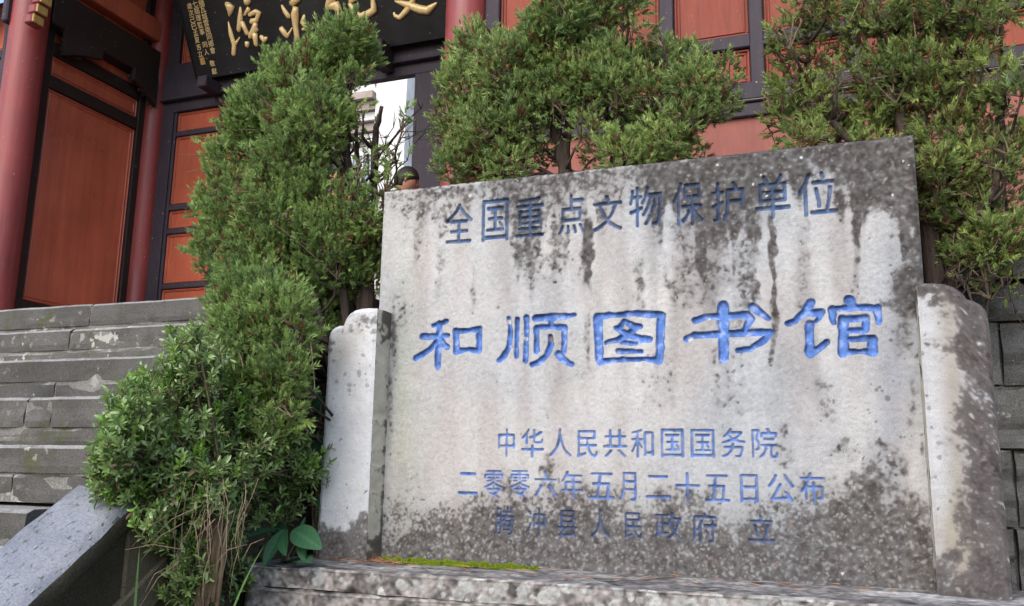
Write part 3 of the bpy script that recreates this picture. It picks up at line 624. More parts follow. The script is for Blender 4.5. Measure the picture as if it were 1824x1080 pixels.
# ------------------------------------------------------------------ base under the tablet
bs = thing('tablet_base', 'low two course stone base with white lichen blotches carrying the tablet', 'stone base', (-0.7, 2.7, -0.6))
def base_course(name, x0, x1, y0, y1, z0, z1, seed, top=True, dark=0.0):
    res = 0.0042; n = int((x1-x0)/res); hz = int((z1-z0)/res)+1; hy = int((y1-y0)/res) if top else 12
    rr = 0.010; prof = [(y0+0.002, z) for z in np.linspace(z0, z1-rr, hz)]
    prof += [(y0+rr*(1-math.cos(a)), z1-rr+rr*math.sin(a)) for a in np.linspace(0.2, math.pi/2, 6)]
    prof += [(y, z1) for y in np.linspace(y0+rr*1.3, y1, hy)]
    prof = np.array(prof); xs = np.linspace(x0, x1, n); nP = len(prof)
    a1, a3, a9, aL = fnoise((nP, n), 1.1, seed), fnoise((nP, n), 3, seed+1), fnoise((nP, n), 8, seed+2), fnoise((nP, n), (3, 20), seed+3)
    Vb = np.empty((nP, n, 3)); Vb[..., 0] = xs[None, :]; Vb[..., 1] = prof[:, 0][:, None]; Vb[..., 2] = prof[:, 1][:, None]
    isf = (np.arange(nP) < hz+3)[:, None]
    Vb[..., 1] += np.where(isf, 0.0018*a3+0.003*a9, 0); Vb[..., 2] += np.where(isf, 0.001*aL, 0.0015*a9+0.0008*a3)
    ed = xs[None, :]-x0; Vb[..., 1] += np.where(isf, 0.02*(1-smooth(0, 0.02, ed)), 0); Vb[..., 2] -= 0.006*(1-smooth(0, 0.012, ed))
    tf = sig((a9*0.7+a3*0.6+a1*0.4+0.3)*1.6)
    c_ = np.array([0.12, 0.108, 0.106])*(1-tf[..., None])+np.array([0.30, 0.275, 0.26])*tf[..., None]
    c_ = np.where(isf[..., None], c_, np.array([0.175, 0.165, 0.16])*(1+0.22*aL+0.2*a3)[..., None])
    c_ = c_*(1+0.22*a1)[..., None]
    dk_ = sig((fnoise((nP, n), 4, seed+9)-1.9)*6)[..., None]; c_ = c_*(1-0.7*dk_)
    r_ = random.Random(seed); xg = Vb[..., 0]; zg = Vb[..., 2]
    if True:
        for _ in range(150):
            t_ = r_.random(); x = r_.gauss(-0.62, 0.42) if t_ < .7 else r_.uniform(x0, x1); z = r_.uniform(z0-0.01, z1); q = abs(r_.gauss(0.008, 0.008))+0.003; q = min(q, 0.022)
            k = (np.hypot(xg-x, (zg-z)) < q*(1+0.22*a3)) & isf; w_ = r_.uniform(0.26, 0.42); c_[k] = np.array([w_, w_*1.0, w_*0.95])*(1+0.15*a1[k])[:, None]; Vb[k, 1] -= 0.0012
        k = (~isf) & ((a9*0.6+a1*0.5+0.6*fnoise((nP, n), (1.2, 9), seed+5)) > 1.7); c_[k] = (0.33, 0.34, 0.31)
        k = (~isf) & (xg > 0.0) & (prof[:, 0][:, None] > 2.60) & (prof[:, 0][:, None] < 2.70) & (a9+a3*0.4 > -0.4); c_[k] = np.array([0.34, 0.34, 0.33])*(1+0.2*a1[k])[:, None]
    me = mesh_np(name, Vb.reshape(-1, 3), gridF(nP, n), np.clip(c_, 0.015, 0.8).reshape(-1, 3), mat=M_PLINTH, parent=bs, smooth_=False)
    # closed ends and back
    e = MB(); ends = [(x0, y0+0.022, z0), (x0, y0+0.022, z1-0.008), (x0, y1, z1-0.008), (x0, y1, z0)]
    return me
BT = -0.300
base_course('base_slab', -1.845, 1.0, 2.462, 2.96, -0.365, BT, 300)
base_course('plinth_course', -1.85, 1.0, 2.458, 2.96, -0.62, -0.369, 340, top=False)
def vc(o, c):
    at = o.data.color_attributes.new('Col', 'FLOAT_COLOR', 'POINT'); at.data.foreach_set('color', [*c, 1]*len(o.data.vertices)); return o
vc(MB().box(-1.842, 0.99, 2.486, 2.97, -0.62, BT-0.012).build('base_core', M_PLINTH, bs), (0.13, 0.12, 0.115))

# ------------------------------------------------------------------ scattered small growth: numpy blade maker
def blades(P, D, L, Wd, cols, seg=1, side=None, droop=0.0):
    """tapered blades; P roots, D unit dirs, L lengths, Wd widths"""
    n = len(P); r = np.random.RandomState(len(P)); 
    if side is None:
        a = r.randn(n, 3); side = np.cross(D, a); side /= np.linalg.norm(side, axis=1)[:, None]+1e-9
    if seg == 0:
        V = np.stack([P-side*(Wd*.5)[:, None], P+side*(Wd*.5)[:, None], P+D*L[:, None]], 1).reshape(-1, 3)
        return V, np.arange(3*n).reshape(-1, 3), np.repeat(cols, 3, 0)
    if seg == 1:
        mid = P+D*(L*0.45)[:, None]
        V = np.stack([P, mid+side*(Wd/2)[:, None], P+D*L[:, None], mid-side*(Wd/2)[:, None]], 1).reshape(-1, 3)
        F = np.arange(4*n).reshape(-1, 4); return V, F, np.repeat(cols, 4, 0)
    ts = np.linspace(0, 1, seg+1); VV = []
    for t_ in ts:
        c = P+D*(L*t_)[:, None]; c[:, 2] -= droop*L*t_*t_; w = Wd*(1-t_**1.6)*0.5+1e-4
        VV.append(c-side*w[:, None]); VV.append(c+side*w[:, None])
    V = np.stack(VV, 1); k = 2*(seg+1); F = []
    for s_ in range(seg): F.append(np.stack([np.arange(n)*k+2*s_+a for a in (0, 1, 3, 2)], 1))
    return V.reshape(-1, 3), np.concatenate(F), np.repeat(cols, k, 0)
rs = np.random.RandomState(12)
# moss strip at the foot of the face
n = 14000; t_ = rs.rand(n); lx = -1.50+0.56*t_ ; hw = 0.040*np.sin(np.pi*np.clip(t_*0.93+0.07, 0, 1))**0.7*(1-0.45*t_); ly = 2.745-0.055*t_*0.4 + (rs.rand(n)-0.5)*2*hw
hmp = 0.016*np.clip(1-((ly-2.745+0.022*t_)/(hw+1e-4))**2, 0, 1)*(0.55+0.35*np.sin(lx*41)*np.sin(lx*97+1)+0.25*rs.rand(n))
kp = (np.sin(lx*33+ly*90)*np.sin(lx*71-ly*60) > -0.75) & (rs.rand(n) > 0.1*t_); lx, ly, hmp = lx[kp], ly[kp], hmp[kp]; n = len(lx)
P = np.stack([lx, ly, BT-0.001+hmp], 1); D = rs.randn(n, 3)*0.45; D[:, 2] = 1; D /= np.linalg.norm(D, axis=1)[:, None]
cc = np.array([0.20, 0.27, 0.02])*(0.6+0.8*rs.rand(n))[:, None]
V_, F_, c_ = blades(P, D, 0.004+0.005*rs.rand(n), np.full(n, 0.0022), cc)
mo = mesh_np('moss', V_, F_, c_, mat=M_MOSS); tag(mo, 'bright green moss strip at the foot of the tablet face', 'moss', kind='stuff')
def ndl(name, label, n, x0, x1, y0, y1, z, L0, L1, w, cset, seed, flat=0.15, cat='leaf litter'):
    r = np.random.RandomState(seed); P = np.stack([r.uniform(x0, x1, n), r.uniform(y0, y1, n), np.full(n, z)+0.004*r.rand(n)], 1)
    a = r.rand(n)*2*np.pi; D = np.stack([np.cos(a), np.sin(a)*0.6, flat*r.randn(n)*0.5+flat*0.3], 1); D /= np.linalg.norm(D, axis=1)[:, None]
    V_, F_, c_ = blades(P, D, r.uniform(L0, L1, n), np.full(n, w), np.array(cset)[r.randint(0, len(cset), n)]*(0.7+0.6*r.rand(n))[:, None], seg=2, side=np.tile([0.1, 0.3, 0.95], (n, 1)))
    return tag(mesh_np(name, V_, F_, c_, mat=M_DRY), label, cat, kind='stuff')
ndl('dry_needles', 'reddish brown dry conifer needles in the corner of the left wing', 230, -1.68, -1.42, 2.66, 2.79, BT+0.002, 0.02, 0.06, 0.0016, [(0.30, 0.13, 0.07), (0.4, 0.22, 0.12), (0.2, 0.09, 0.05)], 4, 0.5)
ndl('fallen_needles', 'few orange dry needles scattered along the stone base top', 55, -1.4, 0.15, 2.56, 2.79, BT+0.003, 0.02, 0.06, 0.0016, [(0.40, 0.20, 0.08), (0.3, 0.13, 0.07)], 5, 0.12)
ndl('leaf_litter', 'orange brown leaf litter at the wall foot by the right wing', 1500, 0.36, 1.2, 2.95, 3.28, -0.415, 0.02, 0.08, 0.006, [(0.28, 0.15, 0.05), (0.2, 0.09, 0.03), (0.10, 0.10, 0.02)], 6, 0.4)

# ================================================================== the gate hall
YF, YB = 4.6, 6.0
hall = thing('library_gate_hall', 'traditional red timber gate hall with orange panels and dark frames behind the trees', 'gate hall', (-3.0, 5.0, PZ))
ZTOP = 4.75
def column(x, y, r, name='column', r2=None):
    n = 40; b = MB(); pts = [(x, y, z) for z in np.linspace(PZ, ZTOP, 14)]
    b.tube(pts, [r+(0 if z[2] > PZ+.3 else 0) for z in pts], n); o = b.build(name, M_COL, hall, True)
    for f in o.data.polygons:
        if abs(f.normal.z) > .9: f.use_smooth = False
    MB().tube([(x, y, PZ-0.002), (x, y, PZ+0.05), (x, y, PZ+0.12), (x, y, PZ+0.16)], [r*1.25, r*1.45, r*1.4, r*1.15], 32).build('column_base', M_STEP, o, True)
    return o
column(-5.815, YF, 0.135); column(-2.091, YF, 0.128); column(-5.832, YB-0.02, 0.108); column(-2.35, YB-0.03, 0.098)
def panel(x0, x1, z0, z1, Y, mat=M_PANEL, mould=0.022, axis='y'):
    """raised-and-fielded panel: recessed field, two bead mouldings"""
    def B(a0, a1, b0, b1, d0, d1, bv=0.0):
        return (MB().box(a0, a1, Y+d0, Y+d1, b0, b1, bv) if axis == 'y' else MB().box(Y-d1, Y-d0, a0, a1, b0, b1, bv))
    p = B(x0, x1, z0, z1, 0.020, 0.040).build('panel', mat, hall)
    if mould:
        m_ = MB(); w = 0.011
        for q, dd in ((0.004, -0.004), (mould, 0.006)):
            for (a0, a1, b0, b1) in ((x0+q, x1-q, z0+q, z0+q+w), (x0+q, x1-q, z1-q-w, z1-q), (x0+q, x0+q+w, z0+q+w+.0005, z1-q-w-.0005), (x1-q-w, x1-q, z0+q+w+.0005, z1-q-w-.0005)):
                s_ = B(a0, a1, b0, b1, 0.008+dd*0.5, 0.0215, 0.003); m_.add(s_.v, s_.f)
        m_.build('moulding', mat, p)
    return p
def fbar(name, x0, x1, z0, z1, Y, d=0.05, mat=None, bev=0.006, back=0.04):
    return MB().box(x0, x1, Y-d*0.5, Y+back, z0, z1, bev).build(name, mat or M_FRAME, hall)
# front wall right of the third column
posts = [(-1.962, -1.868), (-1.39, -1.315), (-0.894, -0.815), (-0.405, -0.331), (0.078, 0.146), (0.575, 0.645), (1.06, 1.13), (1.55, 1.62), (2.04, 2.11)]
for a, b in posts: fbar('wall_post', a, b, 1.972, 3.70, YF, 0.034)
for (a, b), (c, d) in zip(posts[:-1], posts[1:]):
    x0, x1 = b, c
    fbar('wall_rail', x0-0.004, x1+0.004, 2.284, 2.360, YF, 0.028)
    panel(x0+0.001, x1-0.001, 2.361, 3.30, YF, M_PANEL_DIM)
    panel(x0+0.001, x1-0.001, 2.072, 2.283, YF, M_PANEL_DIM)
    fbar('wall_rail', x0-0.004, x1+0.004, 3.301, 3.37, YF, 0.028); panel(x0+0.001, x1-0.001, 3.371, 3.60, YF)
fbar('sill_beam', -1.965, 2.3, 1.972, 2.071, YF, 0.075)
fbar('sill_moulding', -1.965, 2.3, 1.964, 1.970, YF, 0.085, M_CORN, 0.003)
fbar('lower_beam', -1.965, 2.3, 1.882, 1.955, YF, 0.055)
MB().box(-1.965, 2.3, YF, YF+0.2, PZ, 1.881).build('dado_wall', M_PLASTER, hall)
# front wall left of the first column
fbar('wall_post', -6.06, -5.955, PZ, 3.7, YF, 0.034); fbar('wall_post', -6.7, -6.6, PZ, 3.7, YF, 0.034)
fbar('wall_rail', -6.6, -6.06, 3.12, 3.19, YF, 0.028); panel(-6.599, -6.061, 3.191, 3.62, YF); panel(-6.599, -6.061, 1.8, 3.119, YF); MB().box(-6.9, -6.06, YF, YF+.1, PZ, 1.79).build('dado_wall', M_PLASTER, hall)
fbar('upper_wall', -1.965, 2.3, 3.701, 4.70, YF, 0.03); fbar('upper_wall', -6.9, -5.96, 3.701, 4.70, YF, 0.03)
# recess side walls (left one seen, right one behind the third column)
for XS, sgn in ((-5.85, 1),):
    def sbar(name, y0, y1, z0, z1, t=0.03): return MB().box(XS-0.06, XS+t*0.5, y0, y1, z0, z1, 0.006).build(name, M_DARKWOOD, hall)
    sbar('side_post', 4.70, 4.86, PZ, 4.6); sbar('side_post', 5.80, 5.90, PZ, 4.6)
    def zl(px, py): q = onX(px, py, XS); return q[2]
    zA = zl(75, 150); zB_ = zl(78, 128); zC = zl(83, 92); zD = zl(88, 70)
    panel(4.861, 5.799, 1.235, zA-0.002, XS, M_PANEL2, 0.03, 'x'); sbar('side_rail', 4.86, 5.80, zA, zB_, 0.028)
    panel(4.861, 5.799, zB_+0.002, zC-0.002, XS, M_PANEL2, 0.03, 'x'); sbar('side_rail', 4.86, 5.80, zC, zD, 0.028)
    panel(4.861, 5.799, zD+0.002, 4.6, XS, M_PANEL2, 0, 'x'); sbar('side_sill', 4.86, 5.80, PZ, 1.23, 0.028)
MB().box(-1.86, -1.80, 4.7, 5.98, PZ, 4.65, 0.006).build('side_wall', M_PANEL2, hall)
# dark tie beam and carved brackets between first and second column
def ybeam(name, x0, x1, y0, y1, z0, z1, mat=M_DARKWOOD): return MB().box(x0, x1, y0, y1, z0, z1, 0.008).build(name, mat, hall)
ybeam('tie_beam', -5.90, -5.74, 4.74, 5.90, 3.44, 3.74); ybeam('tie_beam', -5.88, -5.76, 4.74, 5.90, 3.84, 4.04, M_PANEL2)
for k in range(5): ybeam('ceiling_joist', -5.5+k*0.8, -5.42+k*0.8, 4.5, 6.1, 4.60, 4.70)
MB().box(-7.2, 2.4, 4.45, 6.3, 4.701, 4.74).build('ceiling_board', M_DARKWOOD, hall)
def carved(x0, x1, y, z0, z1, sgn, seed, axis='x'):
    """scroll carved bracket: lobed dark relief of small curls"""
    r = random.Random(seed); b = MB(); w = x1-x0; h = z1-z0
    for i in range(34):
        u, v = r.random(), r.random()
        if (1-v) > 1-0.75*(u if sgn > 0 else 1-u)+0.18: continue
        cx, cz = x0+u*w, z0+v*h; rr = r.uniform(0.014, 0.034); tn = r.uniform(3, 6)
        pts = []
        for k in range(9):
            a = k/8*tn; q = rr*(1-k/11); p_ = (cx+q*math.cos(a), cz+q*math.sin(a)); pts.append((p_[0], y-0.015-0.01*math.sin(i), p_[1]) if axis == 'x' else (y-0.015-0.01*math.sin(i), p_[0], p_[1]))
        b.tube(pts, [0.011]*8+[0.006], 6)
    top = [(x0, z1), (x1, z1), (x1, z0+h*0.55 if sgn > 0 else z0), (x0+w*.5, z0+h*.35), (x0, z0 if sgn > 0 else z0+h*.55)]
    pts = [((x, yy, z) if axis == 'x' else (yy, x, z)) for yy in (y-0.012, y+0.03) for x, z in top]; n = 5
    b.add(pts, [tuple(range(n)), tuple(range(n, 2*n))[::-1]]+[(i, (i+1) % n, (i+1) % n+n, i+n) for i in range(n)])
    return b.build('carved_bracket', M_DARKWOOD, hall, False)
carved(4.86, 5.24, -5.75, 3.22, 3.46, 1, 5, 'y'); carved(5.60, 5.88, -5.75, 3.20, 3.45, -1, 6, 'y')
carved(-6.35, -5.83, 4.46, 3.30, 3.95, 1, 9); MB().box(-5.93, -5.87, 4.44, 4.52, 3.33, 4.0, 0.01).build('bracket_edge', M_FRAME, hall)
# stepped ochre edged bracket projecting forward of the first column
for i in range(5):
    MB().box(-5.60+i*0.028-0.03, -5.60+i*0.028+0.045, 4.40, 4.52, 3.24+i*0.075, 3.313+i*0.075, 0.010).build('stepped_bracket', M_COL, hall); MB().box(-5.60+i*0.028+0.046, -5.60+i*0.028+0.062, 4.405, 4.50, 3.245+i*0.075, 3.310+i*0.075, 0.004).build('gilt_edge', M_OCHRE, hall)
# back plane: door frame, panels left of the opening
z_b0, z_b1 = 3.262, 3.42
fbar('door_lintel_beam', -5.73, -2.44, 3.285, 3.62, YB, 0.11); fbar('lintel_moulding', -5.73, -2.44, 3.262, 3.283, YB, 0.16); 
fbar('door_post', -5.73, -5.605, PZ, 3.26, YB, 0.05); fbar('door_head', -5.604, -2.44, 3.165, 3.26, YB, 0.05)
fbar('door_post', -3.155, -2.82, PZ, 3.164, YB, 0.07); fbar('door_post', -4.52, -4.38, PZ, 3.164, YB, 0.05); fbar('door_stile', -2.70, -2.44, PZ, 3.164, YB, 0.03)
panel(-2.819, -2.701, PZ+.1, 3.16, YB, M_PANEL, 0)
rz = [(2.932, 2.981), (2.237, 2.295), (2.020, 2.072), (1.524, 1.574)]
for leaf_x in ((-5.604, -5.07), (-5.062, -4.521)):
    x0, x1 = leaf_x
    tops = 3.164; dl = 0.028
    fbar('door_stile', x0, x0+dl, PZ+0.04, 3.164, YB, 0.02); fbar('door_stile', x1-dl, x1, PZ+0.04, 3.164, YB, 0.02)
    for (a, b) in rz:
        fbar('door_rail', x0+dl, x1-dl, a, b, YB, 0.016); panel(x0+dl+0.001, x1-dl-0.001, b+0.001, tops-0.001, YB, M_PANEL, 0.012); tops = a
    panel(x0+dl+0.001, x1-dl-0.001, PZ+0.1, tops-0.001, YB, M_PANEL, 0.012)
# wall above the lintel behind the plaque
zz0 = 3.62
for a, b in ((-5.73, -5.60), (-4.7, -4.62), (-3.6, -3.5), (-2.54, -2.44)): fbar('upper_post', a, b, 3.621, 4.69, YB, 0.05)
for a, b in ((-5.599, -4.701), (-4.619, -3.601), (-3.499, -2.541)): panel(a, b, 3.622, 4.69, YB, M_PANEL2, 0.03)
# passage walls behind and roof
MB().box(-4.50, -4.42, YB+0.05, 6.98, PZ, 3.3).build('passage_wall', M_PANEL2, hall); MB().box(-2.9, -2.82, YB+0.05, 6.98, PZ, 3.3).build('passage_wall', M_PANEL2, hall)
MB().box(-7.2, -5.74, YB, YB+0.1, PZ, 4.7).build('back_wall', M_PANEL2, hall); MB().box(-1.79, 2.4, 4.83, 4.9, PZ, 4.7).build('back_wall', M_PANEL2, hall)
b = MB(); b.add([(-8, 3.9, 4.68), (3.2, 3.9, 4.68), (3.2, 5.6, 5.8), (-8, 5.6, 5.8), (-8, 7.4, 4.7), (3.2, 7.4, 4.7), (-8, 3.9, 4.76), (3.2, 3.9, 4.76), (3.2, 5.6, 5.9), (-8, 5.6, 5.9), (-8, 7.4, 4.78), (3.2, 7.4, 4.78)],
      [(0, 1, 2, 3), (3, 2, 5, 4), (6, 9, 8, 7), (9, 10, 11, 8), (0, 6, 7, 1), (4, 5, 11, 10), (0, 3, 9, 6), (3, 4, 10, 9), (1, 7, 8, 2), (2, 8, 11, 5)])
b.build('roof', M_TILE, hall)
for k in range(28): MB().box(-7.9+k*0.4, -7.83+k*0.4, 3.95, 4.5, 4.63, 4.685).build('rafter_end', M_DARKWOOD, hall)

# ------------------------------------------------------------------ name board with gold characters
PB = onY(351, 140, 5.86); PT = onX(318, 0, PB[0]); PR = onY(797, 64, 5.86)
upv = (PT-PB)/np.linalg.norm(PT-PB); nrm = np.cross(np.array([1, 0, 0]), upv); nrm = nrm if nrm[1] < 0 else -nrm
bd = thing('name_board', 'black lacquered hanging board with large gold characters above the gate doorway', 'name board', tuple(PB))
x0, x1 = PB[0], -2.25; Hh = 1.06
def bp(x, h, d): q = np.array([x, PB[1], PB[2]])+upv*h+nrm*d; return tuple(q)
def slab_on(x0, x1, h0, h1, d0, d1, name, mat, parent):
    b = MB(); v = [bp(x, h, d) for x in (x0, x1) for d in (d1, d0) for h in (h0, h1)]
    b.add(v, [(0, 1, 3, 2), (4, 6, 7, 5), (0, 4, 5, 1), (2, 3, 7, 6), (0, 2, 6, 4), (1, 5, 7, 3)]); return b.build(name, mat, parent)
slab_on(x0, x1, 0, Hh, -0.05, 0.0, 'board', M_BLACK, bd)
for nm_, a in (('board_frame', (x0-0.012, x0-0.0005, -0.012, Hh+.01)), ('board_frame', (x0-0.012, x1, -0.013, -0.0005))): slab_on(a[0], a[1], a[2], a[3], -0.055, 0.010, nm_, M_BLACK, bd)
def pp(x, y): return onP(x, y, PB, nrm)
def gold_char(strokes):
    b = MB(); ctr = pp(*strokes[0][0][:2])
    for s_ in strokes:
        pts = [pp(x, y) for x, y, r in s_]; rad = [r*1.12/F_PX*float(p@fw) for p, (x, y, r) in zip(pts, s_)]
        # subdivide for round brush ends
        q, rr = [pts[0]], [rad[0]*0.35]
        for i in range(len(pts)):
            if i: q.append((pts[i-1]+pts[i])/2); rr.append((rad[i-1]+rad[i])/2)
            q.append(pts[i]+(0 if i else (pts[min(1, len(pts)-1)]-pts[0])*0.08)); rr.append(rad[i])
        e_ = pts[-1]-pts[-2]; q.append(pts[-1]+e_/(np.linalg.norm(e_)+1e-9)*rad[-1]*0.75); rr.append(rad[-1]*0.35)
        t = MB().tube(q, rr, 12)
        vv = []
        for v in t.v:   # flatten toward the board, keep proud
            v = np.array(v); h = (v-PB)@nrm; vv.append(v-nrm*h+nrm*(0.004+max(h, -0.003)*0.85))
        b.add(vv, t.f)
    o = b.build('gold_character', M_GOLD, bd, True); return o
gold_char([[(402, 5, 3), (412, 14, 8), (409, 28, 2)], [(407, 38, 1), (412, 60, 4), (418, 80, 4), (417, 97, 4)], [(428, 66, 1), (419, 80, 3)], [(437, 3, 6), (443, 2, 6)],
           [(429, 12, 2), (429, 34, 5), (426, 54, 4)], [(431, 38, 4), (441, 60, 4)], [(445, 14, 4), (436, 27, 2)], [(443, 28, 3), (456, 21, 4), (462, 22, 4), (458, 36, 4), (449, 39, 5)],
           [(456, 40, 4), (454, 53, 6), (446, 66, 4)], [(450, 52, 4), (458, 53, 4)], [(454, 58, 5), (457, 80, 4)], [(441, 74, 4), (441, 82, 4)], [(464, 64, 3), (472, 72, 5), (475, 68, 3)], [(424, -14, 4), (470, -20, 5)]])
gold_char([[(502, 9, 2), (508, 20, 4), (515, 30, 4)], [(518, 8, 5), (532, -3, 6)], [(528, 12, 5), (526, 26, 7), (527, 46, 5), (531, 71, 5)], [(500, 49, 4), (507, 58, 5), (512, 66, 3)], [(512, 66, 3), (521, 50, 1)],
           [(543, 26, 2), (540, 40, 5), (548, 48, 5), (556, 51, 4)], [(538, 53, 2), (548, 50, 4)], [(508, -12, 4), (506, -42, 4), (540, -48, 4), (540, -16, 4)]])
gold_char([[(597, -24, 5), (590, 0, 8), (584, 14, 5)], [(587, 12, 6), (600, 10, 8), (606, 25, 6), (611, 40, 6)], [(622, 5, 3), (630, 18, 5), (641, 29, 5), (655, 26, 6), (667, 18, 6), (665, 2, 4), (662, -15, 3)], [(622, 5, 3), (640, -6, 4), (650, -20, 4)]])
gold_char([[(702, 22, 2), (704, 28, 3), (712, 32, 4), (725, 19, 5), (733, 8, 5), (740, -8, 4)], [(703, 2, 2), (728, 9, 6), (748, 17, 7), (762, 19, 7), (778, 6, 2)], [(735, -30, 5), (742, -16, 5)], [(705, -12, 4), (775, -22, 4)]])
# small inscription columns
def small_col(txt, pts, size):
    for ch, (x, y) in zip(txt, pts):
        v, t_ = glyph_tris(ch); ctr = pp(x, y); s = size*1.05; lo = v.min(0); hi = v.max(0); c0 = (lo+hi)/2; sc = s/max((hi-lo).max(), 0.6)
        q = [ctr+np.array([1, 0, 0])*(a[0]-c0[0])*sc+upv*(a[1]-c0[1])*sc+nrm*0.003 for a in v]
        o = mesh_np('small_gold_character', np.array(q), t_, mat=M_GOLD, parent=bd)
def lerp(a, b, n): return [(a[0]+(b[0]-a[0])*i/(n-1), a[1]+(b[1]-a[1])*i/(n-1)) for i in range(n)]
small_col('緬瓦城雲南同鄉會', lerp((359, 5), (379, 90), 8), 0.052); small_col('敬獻', [(378.5, 113), (382, 127)], 0.050)
small_col('七屆理監事', lerp((347.5, 7), (360, 57), 5), 0.050); small_col('同人', [(365.5, 80), (368, 93)], 0.046)
small_col('歲次己巳孟夏吉立', lerp((338, 11), (357, 96), 8), 0.048)
c_ = pp(361, 109); slab_on(c_[0]-0.024, c_[0]+0.024, (c_-PB)@upv-0.03, (c_-PB)@upv+0.03, 0.0, 0.003, 'seal_mark', M_OCHRE, bd)
# pegs carrying the board (parts of the hall)
for px in (367,):
    q = onY(px, 148, 5.80); MB().box(q[0]-0.05, q[0]+0.05, 5.74, 5.95, q[2]-0.055, q[2]+0.045, 0.008).build('support_peg', M_FRAME, hall)
q = onY(676, 105, 5.8); MB().box(q[0]-0.05, q[0]+0.05, 5.74, 5.95, q[2]-0.055, 3.40, 0.008).build('support_peg', M_FRAME, hall)

# ------------------------------------------------------------------ sunlit building across the courtyard
fb = thing('white_courtyard_building', 'bright white plastered building with cornice and pilaster seen through the open doorway', 'building', (-8, 13, PZ))
YD = 13.0
def fbx(name, a, b, d0, d1, mat, bev=0.0, par=None): # a,b = photograph corners (x,y) -> world box on YD
    A = onY(*a, YD); B = onY(*b, YD); return MB().box(min(A[0], B[0]), max(A[0], B[0]), YD-d1, YD-d0, min(A[2], B[2]), max(A[2], B[2]), bev).build(name, mat, par or fb)
MB().box(-14, -3.0, YD+0.002, YD+0.5, PZ-0.06, 7.0).build('wall', M_WHITE, fb)
fbx('pilaster', (689, 142), (727, 520), 0.0, 0.35, M_WHITE); fbx('pilaster_cap', (684, 128), (731, 141), 0.0, 0.48, M_CORN); fbx('pilaster_cap', (687, 118), (729, 127), 0.0, 0.42, M_WHITE)
MB().box(-8.9, -7.45, YD-0.45, YD, 6.35, 6.48).build('cornice', M_CORN, fb)
for i, (za, zb, d) in enumerate(((6.18, 6.34, 0.34), (6.02, 6.165, 0.26), (5.86, 6.0, 0.18), (5.70, 5.84, 0.10))): MB().box(-14, -7.45, YD-d, YD, za, zb).build('cornice', (M_CORN, M_WHITE)[i % 2], fb)
b = MB(); arc = [(-7.45-0.0, 6.5), (-7.6, 6.95), (-7.9, 6.7), (-8.4, 6.62), (-8.9, 6.52), (-8.9, 6.48), (-7.45, 6.48)]
b.add([(x, y, z) for y in (YD-0.3, YD) for x, z in arc], [tuple(range(7)), tuple(range(7, 14))[::-1]]+[(i, (i+1) % 7, (i+1) % 7+7, i+7) for i in range(7)]); b.build('curved_gable', M_WHITE, fb)
for wx in (-8.62, -8.05):
    w_ = MB().box(wx, wx+0.46, YD-0.02, YD+0.0, 4.35, 5.5).build('window', M_GLASS, fb)
    fr = MB()
    for k in range(3): fr.box(wx+k*0.215, wx+k*0.215+0.03, YD-0.05, YD-0.021, 4.35, 5.5)
    for k in range(5): fr.box(wx+.031, wx+0.43, YD-0.048, YD-0.021, 4.35+k*0.28, 4.375+k*0.28)
    fr.build('window_frame', M_WHITE, w_)
rb = random.Random(2); zz = 1.0; row = 0     # grey brickwork panels beside the pilaster
while zz < 6.9:
    x = -6.99 + (0.16 if row % 2 else 0)
    while x < -6.1:
        MB().box(x, min(x+0.31, -6.05), YD-0.03, YD+0.001, zz, zz+0.15).build('brick', M_GREYBRICK, fb); x += 0.325
    x = -7.95+ (0.16 if row % 2 else 0)
    while x < -7.46 and zz < 4.2:
        MB().box(x, min(x+0.31, -7.45), YD-0.03, YD+0.001, zz, zz+0.15).build('brick', M_GREYBRICK, fb); x += 0.325
    zz += 0.165; row += 1

# ================================================================== vegetation
def spray_template(r, n=22, L=0.05):
    """fan of scale-leaf shoots of a juniper tip along +Z; returns P,D,len"""
    P, D, Ln = [], [], []
    for i in range(n):
        t_ = (i+0.5)/n; s = 1 if i % 2 else -1; a = s*r.uniform(0.35, 0.95)*(1-0.35*t_); az = r.uniform(-0.7, 0.7)
        d = np.array([math.sin(a)*math.cos(az), math.sin(a)*math.sin(az)+r.gauss(0, .15), math.cos(a)]); d /= np.linalg.norm(d)
        P.append((r.gauss(0, .0015), r.gauss(0, .0015), L*t_*0.85)); D.append(d); Ln.append(r.uniform(0.012, 0.024)*(1.15-0.55*t_))
    return np.array(P), np.array(D), np.array(Ln)
def rand_basis(Zd, r):
    a = r.randn(len(Zd), 3); Xd = np.cross(a, Zd); Xd /= np.linalg.norm(Xd, axis=1)[:, None]; Yd = np.cross(Zd, Xd); return Xd, Yd
